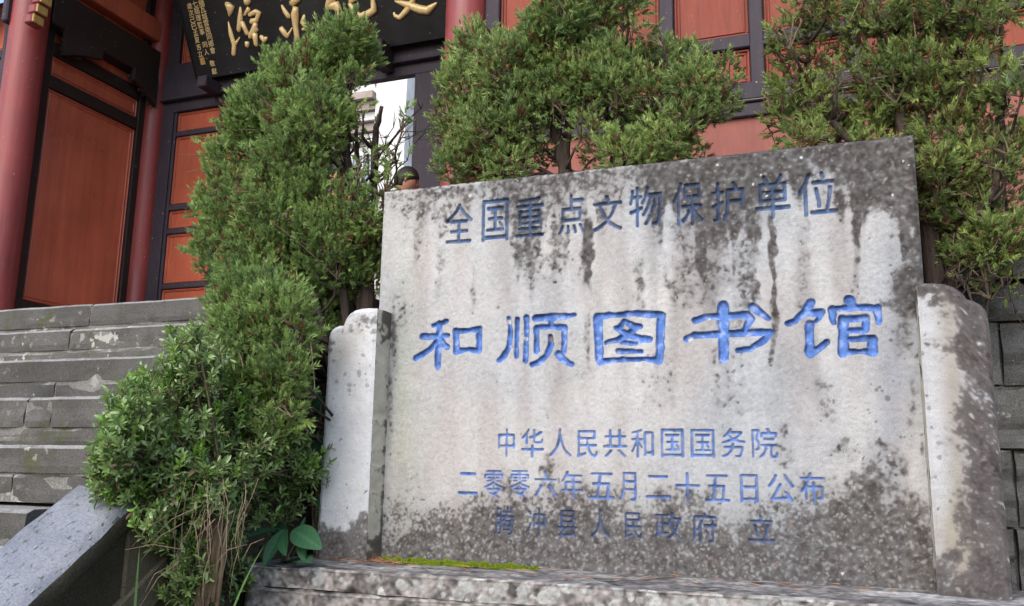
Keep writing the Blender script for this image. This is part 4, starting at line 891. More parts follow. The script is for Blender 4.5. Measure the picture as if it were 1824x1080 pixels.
def conifer(name, label, base, lobes, trunks, dens, seed, group, Yc, cols, brown=0.05, spread=0.16, sz=1.0, bare=[]):
    """lobes: (px,py,r_px[,density]) measured masses of the crown at distance Yc"""
    r = np.random.RandomState(seed); rr = random.Random(seed)
    root = thing(name, label, 'conifer', base, group)
    tr = MB(); ends = []
    for tk in trunks:
        pts = [np.array(base)] + [onY(x, y, Yc+dy) for x, y, dy in tk[0]]; rad = np.linspace(tk[1], tk[2], len(pts))
        # smooth wiggle
        q = []; qr = []
        for i in range(len(pts)-1):
            for s_ in range(4):
                t_ = s_/4; q.append(pts[i]*(1-t_)+pts[i+1]*t_+np.array([rr.gauss(0, .005), rr.gauss(0, .005), 0])); qr.append((rad[i]*(1-t_)+rad[i+1]*t_)*rr.uniform(0.88, 1.12))
        q.append(pts[-1]); qr.append(rad[-1]); tr.tube(q, qr, 9); ends += list(zip(q, qr))
    nodes = np.array([e[0] for e in ends])
    PP, DD, LL, CC = [], [], [], []; tw = MB()
    temps = [spray_template(rr, 22, 0.05*sz) for _ in range(8)]
    for lb in lobes:
        px, py, rp = lb[:3]; dn = lb[3] if len(lb) > 3 else 1.0; dy = lb[4] if len(lb) > 4 else rr.uniform(-spread, spread*0.6)
        if px < 540 and py > 490: dy = -0.42-0.15*smooth(520, 640, py)
        c = onY(px, py, Yc+dy); R = rp/F_PX*float(c@fw)
        n = int(dens*dn*(R/0.16)**2)
        u = r.randn(n, 3); u[:, 1] -= 0.35*np.abs(u[:, 1]); u /= np.linalg.norm(u, axis=1)[:, None]
        # lumpy shell
        ph = r.rand(6)*6.28; lump = 1+0.13*np.sin(u[:, 0]*7+ph[0])*np.sin(u[:, 2]*8+ph[1])+0.09*np.sin(u[:, 0]*15+u[:, 2]*11+ph[2])*np.sin(u[:, 1]*13+ph[3])
        rad = R*(1-0.55*r.rand(n)**1.8)*lump
        P0 = c+u*rad[:, None]*np.array([1, 0.9, 1.0])
        out_ = (r.rand(len(P0)) < .12)[:, None]; P0 = P0+u*out_*R*0.22*r.rand(len(P0), 1)
        gap = np.sin(P0[:, 0]*31+ph[4])*np.sin(P0[:, 2]*27+ph[5])*np.sin(P0[:, 1]*24+ph[0])+0.3*r.randn(n)
        keep = gap > -0.55 if dn >= 0.8 else gap > -0.28
        P0 = P0[keep]; u_ = u[keep]; n = len(P0); rad = rad[keep]
        d0 = u_*0.75+np.array([0, -0.12, 0.75])+0.38*r.randn(n, 3); d0 /= np.linalg.norm(d0, axis=1)[:, None]
        Xd, Yd = rand_basis(d0, r)
        clump = 0.5+0.5*np.sin(P0[:, 0]*19+ph[2])*np.sin(P0[:, 2]*17+ph[3]); tint = np.clip(0.55*clump+0.45*r.rand(n), 0, 1)*(0.8+0.4*rr.random())
        pb = np.sin(P0[:, 0]*9+ph[1])*np.sin(P0[:, 2]*8+ph[4]) > 0.72
        br = (r.rand(n) < brown+0.18*pb+0.5*brown*(rad < R*0.65)*3)
        for k in range(8):
            s_ = np.arange(n) % 8 == k
            if not s_.any(): continue
            tp, td, tl = temps[k]; B = np.stack([Xd[s_], Yd[s_], d0[s_]], 1)   # rows basis
            sc = sz*r.uniform(0.7, 1.45, s_.sum())*np.where((rad[s_] > R*0.9) & (r.rand(s_.sum()) < .4), 1.55, 1.0)
            P = P0[s_][:, None, :]+np.einsum('ij,njk->nik', tp, B)*sc[:, None, None]; D = np.einsum('ij,njk->nik', td, B); L = tl[None, :]*sc[:, None]
            m_ = len(tp); tc = tint[s_][:, None, None]; tip = (tp[:, 2]/(0.05*sz))[None, :, None]
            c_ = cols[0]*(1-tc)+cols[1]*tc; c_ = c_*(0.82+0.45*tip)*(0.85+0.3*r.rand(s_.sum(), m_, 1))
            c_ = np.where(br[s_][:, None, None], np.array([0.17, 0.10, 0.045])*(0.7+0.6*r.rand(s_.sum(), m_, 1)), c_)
            PP.append(P.reshape(-1, 3)); DD.append(D.reshape(-1, 3)); LL.append(L.ravel()); CC.append(c_.reshape(-1, 3))
        # branches
        for _ in range(max(2, int(4*rp/60))):
            tgt = c+np.array([rr.gauss(0, .5), rr.gauss(0, .4), rr.gauss(0, .5)])*R*0.9; low = nodes[nodes[:, 2] < tgt[2]-0.02]; low = low if len(low) else nodes
            s0 = low[np.argmin(np.linalg.norm((low-tgt)*np.array([1, 1, 0.6]), axis=1)+0.1*r.rand(len(low)))]; mid = (s0+tgt)/2+np.array([rr.gauss(0, .02), rr.gauss(0, .02), -0.03])
            tr.tube([s0, (s0+mid)/2+np.array([0, 0, -.01]), mid, (mid+tgt)/2+np.array([0, 0, .01]), tgt], [0.009, 0.007, 0.0055, 0.004, 0.002], 5)
            for _2 in range(8):
                a = tgt if rr.random() < .5 else (mid+tgt)/2; e = c+np.array([rr.gauss(0, 1), rr.gauss(0, 1), rr.gauss(0, 1)])*R*0.55; tw.tube([a, (a+e)/2+np.array([0, 0, .008]), e], [0.003, 0.0022, 0.001], 4, cap=False)
    for (x0, y0_, x1, y1_, dy, w) in bare:   # bare twigs crossing gaps
        a = onY(x0, y0_, Yc+dy); e = onY(x1, y1_, Yc+dy-0.05); nn = 7; q = [a+(e-a)*t_+np.array([rr.gauss(0, .006), rr.gauss(0, .006), rr.gauss(0, .006)+0.02*math.sin(3*t_)]) for t_ in np.linspace(0, 1, nn)]
        tr.tube(q, list(np.linspace(w, w*0.35, nn)), 6)
        for i in range(2, nn):
            for _ in range(2):
                e2 = q[i]+np.array([rr.gauss(0, .04), rr.gauss(0, .04), abs(rr.gauss(0, .045))]); tr.tube([q[i], (q[i]+e2)/2, e2], [w*0.4, w*.3, w*.15], 4)
    P = np.concatenate(PP); D = np.concatenate(DD); L = np.concatenate(LL); CCc = np.concatenate(CC)
    V_, F_, c_ = blades(P, D, L, L*0.24+0.001, CCc, seg=0)
    # one triangle pair per shoot
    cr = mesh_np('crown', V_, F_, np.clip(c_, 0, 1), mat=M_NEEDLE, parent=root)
    tr.build('trunk', M_BARK, root, True); t2 = tw.build('twigs', M_TWIG, root); t2['kind'] = 'stuff'
    print(name, 'shoots', len(P)); return root
G1, G2 = np.array([0.115, 0.185, 0.065]), np.array([0.34, 0.43, 0.14])
GG = 'clipped conifers in front of the hall'
conifer('conifer_tree', 'tall dense dark green conifer left of the tablet beside the steps', (-1.72, 3.08, -0.42),
    [(600, 95, 58), (620, 62, 40), (645, 100, 32), (540, 145, 62), (500, 130, 40), (470, 205, 62), (430, 215, 38), (560, 210, 66), (440, 290, 72), (520, 290, 75), (415, 370, 66), (500, 390, 85), (575, 355, 56, .8), (590, 440, 80), (405, 450, 58), (470, 480, 80), (560, 520, 70, .7),
     (640, 440, 55, .8), (650, 500, 40, .7), (430, 540, 55), (500, 580, 66), (440, 600, 50), (400, 590, 40), (570, 600, 45, .7), (500, 660, 50), (440, 660, 50), (470, 540, 60), (540, 560, 50), (560, 680, 42, .8), (630, 370, 38, .5), (655, 395, 32, .7), (600, 260, 20, .35), (628, 140, 26, .7), (700, 280, 26, .16), (725, 215, 18, .22), (665, 250, 26, .14), (640, 205, 22, .18), (690, 315, 26, .2), (650, 290, 20, .2), (590, 190, 34, .8), (640, 325, 18, .35), (690, 345, 18, .3),
     (490, 740, 50, .7), (560, 760, 40, .6)],
    [([(650, 520, 0), (640, 380, 0.02), (612, 240, 0), (620, 110, 0)], 0.034, 0.010), ([(648, 520, 0.05), (665, 350, 0.03), (668, 240, 0.05), (680, 190, 0)], 0.026, 0.008), ([(610, 520, -.05), (560, 350, -.05), (540, 180, 0)], 0.024, 0.008),
     ([(570, 560, -.1), (470, 420, -.1), (455, 260, -.1)], 0.02, 0.007), ([(640, 500, 0), (640, 330, .1), (636, 220, .08)], 0.016, 0.006)],
    1180, 11, GG, 2.98, (np.array([0.118, 0.195, 0.066]), np.array([0.35, 0.47, 0.14])), 0.05, 0.15, 0.72,
    bare=[(640, 335, 745, 195, 0, .006), (650, 350, 700, 230, 0.02, .005), (668, 300, 740, 240, 0, .004), (612, 250, 590, 170, 0, .005), (640, 300, 612, 215, 0, .005), (560, 560, 660, 515, .1, .005), (600, 600, 560, 510, .1, .005), (640, 560, 600, 520, .1, .005), (700, 320, 765, 230, 0, .003)])
conifer('conifer_tree', 'bushy green conifer behind the left half of the tablet with dark bare stems', (-0.98, 3.12, -0.42),
    [(850, 90, 48), (830, 150, 50), (905, 130, 62), (960, 105, 56), (820, 215, 44), (870, 235, 55), (925, 215, 50, .8), (810, 290, 34), (860, 300, 42), (905, 295, 40, .8), (1010, 90, 56), (1045, 40, 52), (1000, 20, 46), (1085, 10, 46), (1120, 0, 30), (960, 60, 42), (1040, 140, 55), (1080, 200, 38, .5),
     (1110, 130, 45), (1150, 165, 45, .9), (1170, 105, 34, .8), (1220, 110, 36, .8), (1235, 150, 44), (1270, 180, 36, .8), (1290, 120, 24, .5), (1310, 150, 18, .35), (1140, 225, 48, .8), (1190, 245, 46), (1110, 275, 42, .9), (1220, 215, 40, .9), (1240, 275, 26, .5), (1060, 275, 30, .5), (1015, 190, 30, .35), (960, 235, 26, .4), (780, 200, 18, .4), (775, 250, 16, .35), (1170, 290, 40), (955, 170, 46), (1000, 150, 44), (985, 195, 30, .6), (1045, 225, 34, .6), (1085, 150, 44), (1075, 100, 36), (960, 275, 30, .5), (890, 190, 45), (1150, 60, 24, .4), (1290, 190, 28, .7), (1130, 300, 40)],
    [([(1003, 300, 0), (985, 215, 0), (960, 120, 0), (940, 60, 0)], 0.030, 0.008), ([(1005, 300, 0), (1020, 180, 0.02), (1040, 60, 0), (1050, -40, 0)], 0.024, 0.007), ([(1095, 300, 0), (1075, 180, 0), (1110, 90, 0)], 0.020, 0.006), ([(1100, 300, 0), (1180, 240, -.05), (1230, 150, 0)], 0.014, 0.005), ([(1000, 320, 0), (900, 270, -.05), (850, 150, 0)], 0.014, 0.005)],
    1200, 12, GG, 3.08, (G1*1.15, G2*1.12), 0.07, 0.13, 0.72,
    bare=[(1000, 270, 935, 285, 0, .005), (1000, 285, 920, 262, 0, .004), (1000, 250, 945, 245, 0, .004), (990, 230, 950, 160, 0, .005), (1010, 220, 1040, 170, 0, .005), (985, 215, 945, 200, 0, .004), (1002, 292, 940, 300, 0, .004)])
conifer('conifer_tree', 'loose open conifer behind the right end of the tablet with brownish patches', (0.30, 3.16, -0.42),
    [(1440, 20, 45, .8), (1400, 60, 32, .6), (1390, 95, 26, .5), (1500, 20, 50, .8), (1560, 10, 46, .8), (1620, 30, 50, .9), (1680, 10, 46, .8), (1740, 30, 48), (1790, 10, 40, .8), (1730, 70, 36, .8), (1410, 150, 36, .8), (1400, 215, 38, .8), (1450, 190, 48, .8), (1430, 255, 40, .9), (1490, 240, 44, .9), (1540, 90, 44, .7), (1580, 130, 50, .9),
     (1640, 130, 58), (1610, 190, 56), (1560, 210, 50, .9), (1680, 180, 50, .9), (1540, 260, 26, .9), (1580, 255, 22, .9), (1720, 120, 44, .7), (1770, 130, 44, .6), (1800, 170, 42, .7), (1740, 210, 50, .8), (1680, 250, 56, .9), (1750, 290, 56, .9), (1810, 260, 40, .8), (1690, 320, 50, .9), (1780, 350, 56, .8), (1710, 390, 46, .9), (1685, 440, 36, 1.4), (1690, 400, 40, 1.3), (1770, 430, 50, 1.2), (1820, 420, 40, 1), (1665, 370, 30, 1.3), (1720, 450, 34, 1), (1755, 480, 30, .8), (1668, 300, 34, 1.2),
     (1730, 470, 40, .35), (1500, 130, 36, .35), (1460, 100, 34, .5), (1800, 490, 36, .3), (1375, 180, 20, .4), (1650, 65, 40, .8)],
    [([(1668, 500, 0), (1640, 330, 0), (1600, 200, 0), (1590, 60, 0), (1600, -40, 0)], 0.036, 0.008), ([(1692, 480, 0), (1700, 330, 0), (1690, 180, 0), (1700, 20, 0)], 0.022, 0.007), ([(1640, 330, 0), (1500, 240, 0), (1440, 140, 0), (1430, 20, 0)], 0.020, 0.006), ([(1690, 460, 0), (1780, 330, -.05), (1790, 160, 0), (1770, 20, 0)], 0.020, 0.006)],
    820, 13, GG, 3.05, (G1, np.array([0.35, 0.42, 0.12])), 0.11, 0.13, 0.74,
    bare=[(1690, 500, 1815, 440, -.05, .005), (1680, 520, 1800, 500, -.05, .005), (1700, 490, 1760, 600, -.1, .004), (1690, 505, 1750, 420, 0, .005), (1760, 470, 1824, 590, -.1, .004), (1740, 470, 1700, 560, -.1, .003)])

# ---- leafy shrub by the steps
sh = thing('leafy_shrub', 'bushy evergreen shrub with small glossy leaves and dangling dry stems beside the balustrade', 'shrub', (-1.66, 2.06, -0.46))
r = np.random.RandomState(77); rr = random.Random(77)
YC = 2.14; TP, TD = [], []
slobes = [(300, 700, 60), (350, 650, 58), (330, 620, 36, .8), (240, 740, 62), (240, 810, 62), (220, 850, 44), (310, 780, 80), (390, 720, 75), (400, 800, 85), (460, 660, 58), (480, 740, 70), (500, 820, 62, .8), (440, 880, 60, .7), (350, 870, 60, .8), (280, 880, 46, .7), (520, 700, 40, .7), (545, 780, 36, .6), (500, 890, 40, .5), (440, 610, 40, .8), (480, 600, 30, .8), (210, 790, 44), (300, 930, 48, 1), (370, 950, 52, 1.1), (405, 930, 36, .8), (350, 1000, 44, 1), (330, 1045, 40, .8), (400, 1020, 44, .9), (270, 920, 34, .6), (185, 830, 30), (200, 870, 34, .8), (250, 700, 40, .8), (260, 860, 55), (320, 840, 60), (380, 880, 60), (540, 830, 50, .7), (350, 590, 18, .6), (310, 600, 18, .5)]
base = np.array([-1.66, 2.06, -0.46]); stm = MB(); LP, LD, LL, LC, LN = [], [], [], [], []
for lb in slobes:
    px, py, rp = lb[:3]; dn = lb[3] if len(lb) > 3 else 1; dy = rr.uniform(-.06, .10) - 0.24*float(smooth(330, 220, px)*smooth(640, 760, py)) + float(np.interp(px, [340, 450, 560], [0, 0.32, 0.58])); c = onY(px, py, YC+dy); R = rp/F_PX*float(c@fw)
    ntw = int(125*dn*(R/0.12)**2)+4; core = onY(rr.uniform(355, 415), rr.uniform(835, 900), 2.2); hub = core*0.5+c*0.5; stm.tube([base*.35+core*.65-np.array([0, 0, .18]), core, hub, c], [0.005, 0.0045, 0.0035, 0.002], 6)
    for _ in range(ntw):
        u = np.array([rr.gauss(0, 1), rr.gauss(0, 1)-.25, rr.gauss(0, 1)]); u /= np.linalg.norm(u); q = R*(0.5+0.75*rr.random()); tip = c+u*q
        d = u*0.6+np.array([0, -0.15, 0.65 if rr.random() < .8 else -.3])+np.array([rr.gauss(0, .3) for _ in range(3)]); d /= np.linalg.norm(d)
        Lt = rr.uniform(0.035, 0.075); st0 = tip-d*Lt
        if rr.random() < .12: stm.tube([hub+(c-hub)*rr.random()+np.array([rr.gauss(0, .01) for _ in range(3)]), st0*.6+c*.4, st0, tip], [0.003, 0.0022, 0.0016, 0.001], 4, cap=False)
        else: stm.tube([st0, tip], [0.0016, 0.001], 4, cap=False)
        hi = (py-R < 9999) and tip[2] > c[2]+0.2*R; young = rr.random() < (0.34 if hi else 0.10)
        a = np.cross(d, [rr.gauss(0, 1) for _ in range(3)]); a /= np.linalg.norm(a); bb = np.cross(d, a)
        nl = rr.randint(9, 14)
        for i in range(nl):
            t_ = i/nl; ang = i*2.4; rad_ = a*math.cos(ang)+bb*math.sin(ang); ld = rad_*(0.95-0.35*t_)+d*(0.45+0.6*t_); ld /= np.linalg.norm(ld)
            LP.append(st0+d*Lt*(0.15+0.85*t_)); LD.append(ld); LN.append(d+0.25*np.array([rr.gauss(0, 1) for _ in range(3)])); LL.append(rr.uniform(0.017, 0.030)*(1.15 if t_ > .3 else .9))
            g = rr.random(); cc = np.array([0.125, 0.205, 0.068])*(1-g)+np.array([0.26, 0.37, 0.115])*g
            if young: cc = np.array([0.17, 0.31, 0.045])*rr.uniform(.8, 1.2)
            if rr.random() < .03: cc = np.array([0.22, 0.15, 0.07])
            LC.append(cc)
LP, LD, LL, LC, LN = map(np.array, (LP, LD, LL, LC, LN))
def leaves_mesh(P, D, L, Wr, Nn, col, curl=0.12):
    """lanceolate leaf: 8 verts, midrib fold"""
    S_ = np.cross(D, Nn); S_ /= np.linalg.norm(S_, axis=1)[:, None]+1e-9; U = np.cross(S_, D)
    prof = [(0.0, 0.0, 0.0), (0.30, 0.42, 0.03), (0.62, 0.46, 0.02), (0.86, 0.26, -0.04), (1.0, 0.0, -0.10)]
    n = len(P); V = []
    for t_, w, c in prof:
        ctr = P+D*(L*t_)[:, None]+U*(L*(c-curl*0.3*t_*t_))[:, None]
        if w == 0: V.append(ctr)
        else: V += [ctr-S_*(L*Wr*w)[:, None]+U*(L*Wr*0.16)[:, None], ctr, ctr+S_*(L*Wr*w)[:, None]+U*(L*Wr*0.16)[:, None]]
    V = np.stack(V, 1); k = V.shape[1]; o_ = np.arange(n)*k
    quads = [(0, 1, 2, 2), (0, 2, 3, 3), (1, 4, 5, 2), (2, 5, 6, 3), (4, 7, 8, 5), (5, 8, 9, 6), (7, 10, 8, 8), (8, 10, 9, 9)]
    tris = []
    for q in quads:
        tris.append((q[0], q[1], q[2]))
        if q[3] != q[2]: tris.append((q[0], q[2], q[3]))
    F = np.concatenate([np.stack([o_+a for a in t_], 1) for t_ in tris]); return V.reshape(-1, 3), F, np.repeat(col, k, 0)
V_, F_, c_ = leaves_mesh(LP, LD, LL, np.full(len(LP), 0.34), LN, LC); print('shrub leaves', len(LP))
fo_ = mesh_np('foliage', V_, F_, c_, mat=M_BOXLEAF, parent=sh, smooth_=True); fo_['kind'] = 'stuff'
stm.build('stems', M_BARK2, sh, True)
dgl = MB()   # dangling dry stems and roots
for i in range(30):
    q_ = rr.gauss(0, 1); a = onY(380+45*q_, rr.uniform(850, 930), 2.0+rr.uniform(-.05, .08)); e = onY(365+45*q_+rr.gauss(0, 15), rr.uniform(960, 1075), 1.98+rr.uniform(-.06, .1)); m1 = (a+e)/2+np.array([rr.gauss(0, .012), rr.gauss(-.01, .015), rr.gauss(0, .01)])
    w = rr.uniform(.0006, .0013); dgl.tube([a, (a*.6+m1*.4)+np.array([rr.gauss(0, .008), 0, 0]), m1, (m1+e)/2+np.array([rr.gauss(0, .01), 0, 0]), e], [w, w, w*.9, w*.8, w*.5], 5)
for (x0, y0, x1, y1) in [(330, 980, 222, 980), (320, 1000, 250, 1080), (300, 920, 235, 975), (300, 1010, 258, 1056), (330, 930, 250, 1000), (440, 970, 380, 1010), (360, 900, 260, 970), (470, 960, 430, 1000)]:
    a = onY(x0, y0, 1.98); e = onY(x1, y1, 1.92); m1 = (a+e)/2+np.array([0, -.01, .015]); dgl.tube([a, m1, e], [.0014, .0011, .0005], 5)
o = dgl.build('dry_stems', M_TWIG, sh, True); o['kind'] = 'stuff'

# ---- broad leaved plants at the foot of the left wing
def broad(name, label, stem, lv, seed):
    root = thing(name, label, 'plant', tuple(stem)); sm = MB(); r_ = random.Random(seed)
    for (a, e, wr, nz_) in lv:   # a root px/Y, e tip px/Y
        A = onY(*a); E_ = onY(*e); L = np.linalg.norm(E_-A); D = (E_-A)/L; nn = np.array(nz_, float); Sd = np.cross(D, nn); Sd /= np.linalg.norm(Sd); U = np.cross(Sd, D)
        nu, nv = 9, 15; v = []; c = []
        for j in range(nv):
            t_ = j/(nv-1); w = wr*0.8*L*math.sin(math.pi*min(1, t_*0.94+0.03))**0.75*(1-0.25*t_)
            for i in range(nu):
                s = (i/(nu-1))*2-1; rib = 0.006*math.sin(t_*46-abs(s)*7)*(1-abs(s)*0.3)
                v.append(A+D*(L*t_)+Sd*(s*w)+U*(0.22*w*abs(s)+rib*L*1.2-0.16*L*t_*t_)); k = 0.85+0.3*(abs(s) < .15)+0.10*math.sin(t_*46-abs(s)*7); c.append(np.array([0.042, 0.13, 0.062])*k)
        mesh_np('leaf', np.array(v), gridF(nv, nu), np.array(c), mat=M_BROAD, parent=root, smooth_=True)
        sm.tube([stem, (np.array(stem)+A)/2+np.array([r_.gauss(0, .01), 0, .03]), A], [.004, .003, .002], 5)
    sm.build('stem', M_TWIG, root)
broad('broadleaf_plant', 'low plant with large ribbed oval leaves beside the corner of the stone base', onY(500, 1060, 2.62),
      [((497, 942, 2.55), (440, 948, 2.42), .24, (0, -.6, 1)), ((505, 945, 2.5), (466, 1002, 2.40), .27, (0, -1, .3)), ((505, 945, 2.5), (501, 982, 2.40), .26, (0, -1, .2)), ((512, 945, 2.6), (480, 938, 2.62), .3, (0, -1, .5)), ((522, 945, 2.5), (564, 968, 2.42), .33, (0, -.8, .6)), ((538, 958, 2.5), (537, 996, 2.44), .3, (0, -1, .2)), ((536, 950, 2.6), (541, 920, 2.62), .22, (0, -1, .1)), ((525, 1005, 2.6), (508, 990, 2.5), .4, (0, -.5, 1)), ((530, 1000, 2.5), (548, 990, 2.4), .3, (0, -.5, 1))], 1)
broad('broadleaf_plant', 'taller broad leaved plant in the shade against the left wing edge', onY(560, 1000, 2.80),
      [((572, 740, 2.76), (562, 690, 2.74), .3, (0, -1, .2)), ((572, 712, 2.74), (545, 735, 2.74), .5, (0, -1, .2)), ((545, 760, 2.72), (518, 805, 2.70), .33, (0, -1, .2)), ((574, 775, 2.74), (548, 830, 2.72), .26, (0, -1, .2)), ((560, 800, 2.72), (532, 860, 2.7), .2, (0, -1, .2)), ((578, 870, 2.72), (566, 930, 2.70), .22, (0, -1, .2))], 2)

# ---- grass at the bottom left
r = np.random.RandomState(9); n = 900
px = r.uniform(290, 520, n); P = []
X_ = r.uniform(-2.0, -1.35, n)*0+r.uniform(-1.72, -1.28, n); Y_ = r.uniform(1.78, 2.42, n); P = np.stack([X_, Y_, ground_z(X_, Y_)], 1)
D = np.stack([r.randn(n)*0.6, r.randn(n)*0.5-.1, np.abs(r.randn(n))*.6+.8], 1); D /= np.linalg.norm(D, axis=1)[:, None]
cc = np.array([0.05, 0.12, 0.03])*(0.6+0.9*r.rand(n))[:, None]; cc[r.rand(n) < .12] = (0.2, 0.2, 0.07)
L = r.uniform(.06, .17, n); V_, F_, c_ = blades(P, D, L, r.uniform(.003, .006, n), cc, seg=6, droop=0.55)
tag(mesh_np('grass', V_, F_, c_, mat=M_GRASS), 'thin green grass blades growing on dark soil below the shrub', 'grass', kind='stuff')
# a few long arching blades
P = np.array([onY(470, 1090, 2.2), onY(240, 1085, 1.9), onY(215, 1090, 1.9), onY(415, 1085, 2.1), onY(560, 1095, 2.25), onY(1, 1, 2)]); P = P[:5]
D = np.array([onY(560, 1062, 2.2)-P[0], onY(250, 960, 1.9)-P[1], onY(250, 1010, 1.9)-P[2], onY(465, 960, 2.1)-P[3], onY(640, 1068, 2.2)-P[4]]); L = np.linalg.norm(D, axis=1); D /= L[:, None]
V_, F_, c_ = blades(P, D, L*1.15, np.full(5, .007), np.tile([0.12, 0.22, 0.07], (5, 1)), seg=10, droop=0.2)
tag(mesh_np('long_grass_blades', V_, F_, c_, mat=M_GRASS), 'few long pale arching grass blades by the stone base corner', 'grass', kind='stuff')
# trailing weeds covering the shaded bank behind the shrub
r = np.random.RandomState(19); n = 5200
X_ = r.uniform(-1.9, -1.0, n); Y_ = r.uniform(2.5, 3.25, n); k = ~((X_ > -1.86) & (Y_ < 3.0)); X_ = X_[k]; Y_ = Y_[k]; n = len(X_); P = np.stack([X_, Y_, -0.44+0.30*r.rand(n)**2], 1)
D = r.randn(n, 3); D[:, 2] = np.abs(D[:, 2])*.5; D /= np.linalg.norm(D, axis=1)[:, None]; cc = np.array([0.03, 0.06, 0.02])*(0.5+r.rand(n))[:, None]
V_, F_, c_ = leaves_mesh(P, D, r.uniform(.02, .04, n), np.full(n, .4), np.tile([0, -.4, 1.0], (n, 1))+.4*r.randn(n, 3), cc)
tag(mesh_np('ground_cover', V_, F_, c_, mat=M_BROAD), 'dark leafy ground cover behind the left wing', 'ground cover', kind='stuff')

# ================================================================== people on the platform
def person(label, x, y, z, H, face, top_c, leg_c, head_turn, hair_c=(0.012, 0.009, 0.008), bend=0.0, arm=None):
    """face: heading angle (radians, 0 = +X); figure built as one skinned surface with separate clothes and hair"""
    root = thing('person', label, 'person', (x, y, z)); f = np.array([math.cos(face), math.sin(face), 0]); l = np.array([-f[1], f[0], 0]); U = np.array([0, 0, 1.0]); s = H/1.72
    def p(a, b, c): return (f*a+l*b+U*c)*s
    def skin(name, pts, edges, rad, mat, lev=2):
        me = bpy.data.meshes.new(name); me.from_pydata([tuple(q) for q in pts], edges, []); o = bpy.data.objects.new(name, me); C.objects.link(o); o.parent = root
        md = o.modifiers.new('skin', 'SKIN'); md.use_smooth_shade = True
        lay = me.skin_vertices[0] if me.skin_vertices else None
        if lay is None:
            bm = bmesh.new(); bm.from_mesh(me); bm.verts.layers.skin.verify(); bm.to_mesh(me); bm.free(); lay = me.skin_vertices[0]
        for i, q in enumerate(rad): lay.data[i].radius = (q[0]*s, q[1]*s) if hasattr(q, '__len__') else (q*s, q*s)
        lay.data[0].use_root = True
        sb = o.modifiers.new('sub', 'SUBSURF'); sb.levels = lev; sb.render_levels = lev; me.materials.append(mat); return o
    M_SK = m_plain('skin_tone', (0.42, 0.22, 0.14), 0.5); hd = p(0.05+bend, 0, 1.58)
    ar = arm or [(0.02, 0.23, 1.40), (0.0, 0.27, 1.12), (0.14, 0.24, 0.90), (0.20, 0.22, 0.82)]
    ar2 = [(a, -b, c) for a, b, c in ([(0.02, 0.23, 1.40), (0.0, 0.27, 1.12), (0.14, 0.24, 0.90), (0.20, 0.22, 0.82)])]
    pts = [p(0, 0, .95), p(0, 0, 1.12), p(bend*.5, 0, 1.36), p(bend*.8, 0, 1.45), p(.02+bend, 0, 1.52)] + [p(0, .10, .90), p(.01, .11, .50), p(-.02, .11, .09), p(.13, .12, .03)] + [p(0, -.10, .90), p(.01, -.11, .50), p(-.02, -.11, .09), p(.13, -.12, .03)]
    ed = [(0, 1), (1, 2), (2, 3), (3, 4), (0, 5), (5, 6), (6, 7), (7, 8), (0, 9), (9, 10), (10, 11), (11, 12)]; rad = [.13, .12, (.15, .11), .07, .055, .085, .058, .04, .035, .085, .058, .04, .035]
    for A in (ar, ar2):
        k = len(pts); pts += [p(a+bend*.6, b*0.8, c) for a, b, c in A]; ed += [(2, k), (k, k+1), (k+1, k+2), (k+2, k+3)]; rad += [.052, .042, .032, .03]
        hx = A[3]; 
        for q in range(5):
            k2 = len(pts); sp = (q-2)*0.018; pts += [p(hx[0]+bend*.6+.05, hx[1]*0.8+sp*.7, hx[2]-.03), p(hx[0]+bend*.6+.08-.004*abs(q-2), hx[1]*0.8+sp, hx[2]-.06)]; ed += [(k+3, k2), (k2, k2+1)]; rad += [.010, .008]
    body = skin('body', pts, ed, rad, M_SK)
    # head: shaped sphere with brow, nose, chin, eye sockets, ears
    n_t, n_p = 28, 36; hv = []; hc = math.cos(head_turn); hs = math.sin(head_turn); f2 = f*hc+l*hs; l2 = np.cross(U, f2); f2 = f2*math.cos(.25)-U*math.sin(.25)*(1 if bend >= 0 else 0); U2 = np.cross(f2, l2)
    for i in range(n_t+1):
        th = math.pi*i/n_t
        for j in range(n_p):
            a = 2*math.pi*j/n_p; dx, dy, dz = math.sin(th)*math.cos(a), math.sin(th)*math.sin(a), math.cos(th)
            rx, ry, rz = .098, .077, .122; q = 1-(0.20*max(0, -dz)**1.2)*(1-max(0, dx)*.35)
            X3, Y3, Z3 = dx*rx*q, dy*ry*q, dz*rz
            fr = max(0, dx)
            X3 += .026*math.exp(-((dy/.16)**2+((dz+.10)/.18)**2))*fr + .008*math.exp(-((dy/.25)**2+((dz+.52)/.10)**2))*fr + .006*math.exp(-((dz-.28)/.12)**2)*fr
            X3 -= .010*(math.exp(-(((dy-.38)/.16)**2+((dz-.10)/.12)**2))+math.exp(-(((dy+.38)/.16)**2+((dz-.10)/.12)**2)))*fr
            hv.append(hd+(f2*X3+l2*Y3+U2*Z3)*s+U*.02*s)
    hv = np.array(hv); hf = [(i*n_p+j, i*n_p+(j+1) % n_p, (i+1)*n_p+(j+1) % n_p, (i+1)*n_p+j) for i in range(n_t) for j in range(n_p)]
    head = mesh_np('head', hv+np.array([x, y, z]), np.array(hf), smooth_=True, mat=M_SK, parent=root)
    hc_ = hv.mean(0); hm = []
    rr_ = np.random.RandomState(3)
    for i in range(n_t+1):
        for j in range(n_p):
            v = hv[i*n_p+j]-hc_; a = v@f2/s; zz_ = v@U2/s; up_ = 1.0
            cover = smooth(-0.03, 0.02, zz_-0.55*(a-.01)) if a > -0.02 else smooth(-.075, -.05, zz_)
            hm.append(hc_+v*(1+0.13*cover-0.06*(1-cover)+.012*rr_.randn()*cover))
    mesh_np('hair', np.array(hm)+np.array([x, y, z]), np.array(hf), smooth_=True, mat=m_plain('black_hair', hair_c, 0.6), parent=root)
    eb = MB()
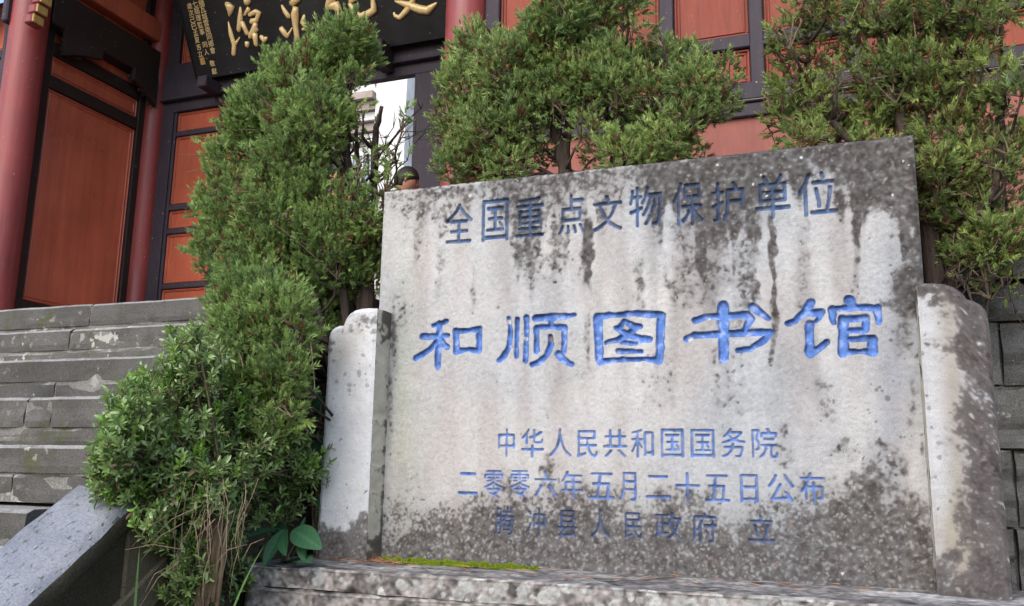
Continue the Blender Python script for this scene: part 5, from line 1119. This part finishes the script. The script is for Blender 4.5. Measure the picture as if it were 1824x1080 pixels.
    for sd_ in (-1, 1):
        e0 = hc_+(f2*-.005+l2*sd_*.076+U2*.0)*s+np.array([x, y, z]); eb.tube([e0+(U2*-.028+f2*-.002)*s, e0+(l2*sd_*.010)*s, e0+(U2*.026+l2*sd_*.008-f2*.004)*s], [.005*s, .010*s, .008*s], 8)
    eb.build('ears', M_SK, root, True)
    ey = MB()
    for sd_ in (-1, 1):
        e0 = hc_+(f2*.083+l2*sd_*.031+U2*.014)*s+np.array([x, y, z]); ey.tube([e0-(l2*.013)*s, e0, e0+(l2*.013)*s], [.002, .006*s, .002], 6)
    ey.build('eyes', m_plain('dark_eye', (.02, .015, .012), .3), root, True)
    tp = [p(0, 0, .93), p(0, 0, 1.12), p(bend*.5, 0, 1.37), p(bend*.8, 0, 1.46)]; te = [(0, 1), (1, 2), (2, 3)]; trd = [(.165, .13), (.15, .12), (.175, .13), .075]
    for A in (ar, ar2):
        k = len(tp); tp += [p(a+bend*.6, b*0.8, c) for a, b, c in A[:3]]; te += [(2, k), (k, k+1), (k+1, k+2)]; trd += [.066, .054, .043]
    skin('jacket', tp, te, trd, top_c)
    lp = [p(0, 0, .96), p(0, .10, .88), p(.01, .11, .50), p(-.02, .11, .07), p(0, -.10, .88), p(.01, -.11, .50), p(-.02, -.11, .07)]
    skin('trousers', lp, [(0, 1), (1, 2), (2, 3), (0, 4), (4, 5), (5, 6)], [(.15, .12), .10, .072, .062, .10, .072, .062], leg_c)
    return root
hp = onY(716, 322, 5.55)
HT = 1.60
person('short haired person in dark teal top looking down beyond the tablet top left corner', hp[0]-0.05, 5.55, PZ, (hp[2]-PZ)/1.60*1.72, 0.35, m_plain('dark_teal_cloth', (0.025, 0.07, 0.065), .8), m_plain('dark_trousers', (0.02, 0.02, 0.03), .8), 0.15, bend=0.04)
h2 = onY(603, 318, 5.7)
person('person in bright pink red jacket half hidden behind the left conifer in the doorway', h2[0], 5.7, PZ, (h2[2]-PZ)/1.60*1.72, -1.2, m_plain('pink_red_cloth', (0.62, 0.05, 0.11), .7), m_plain('blue_trousers', (0.03, 0.05, 0.12), .8), 0.2,
       arm=[(0.05, 0.26, 1.40), (0.16, 0.34, 1.20), (0.30, 0.30, 1.05), (0.36, 0.26, 1.0)])
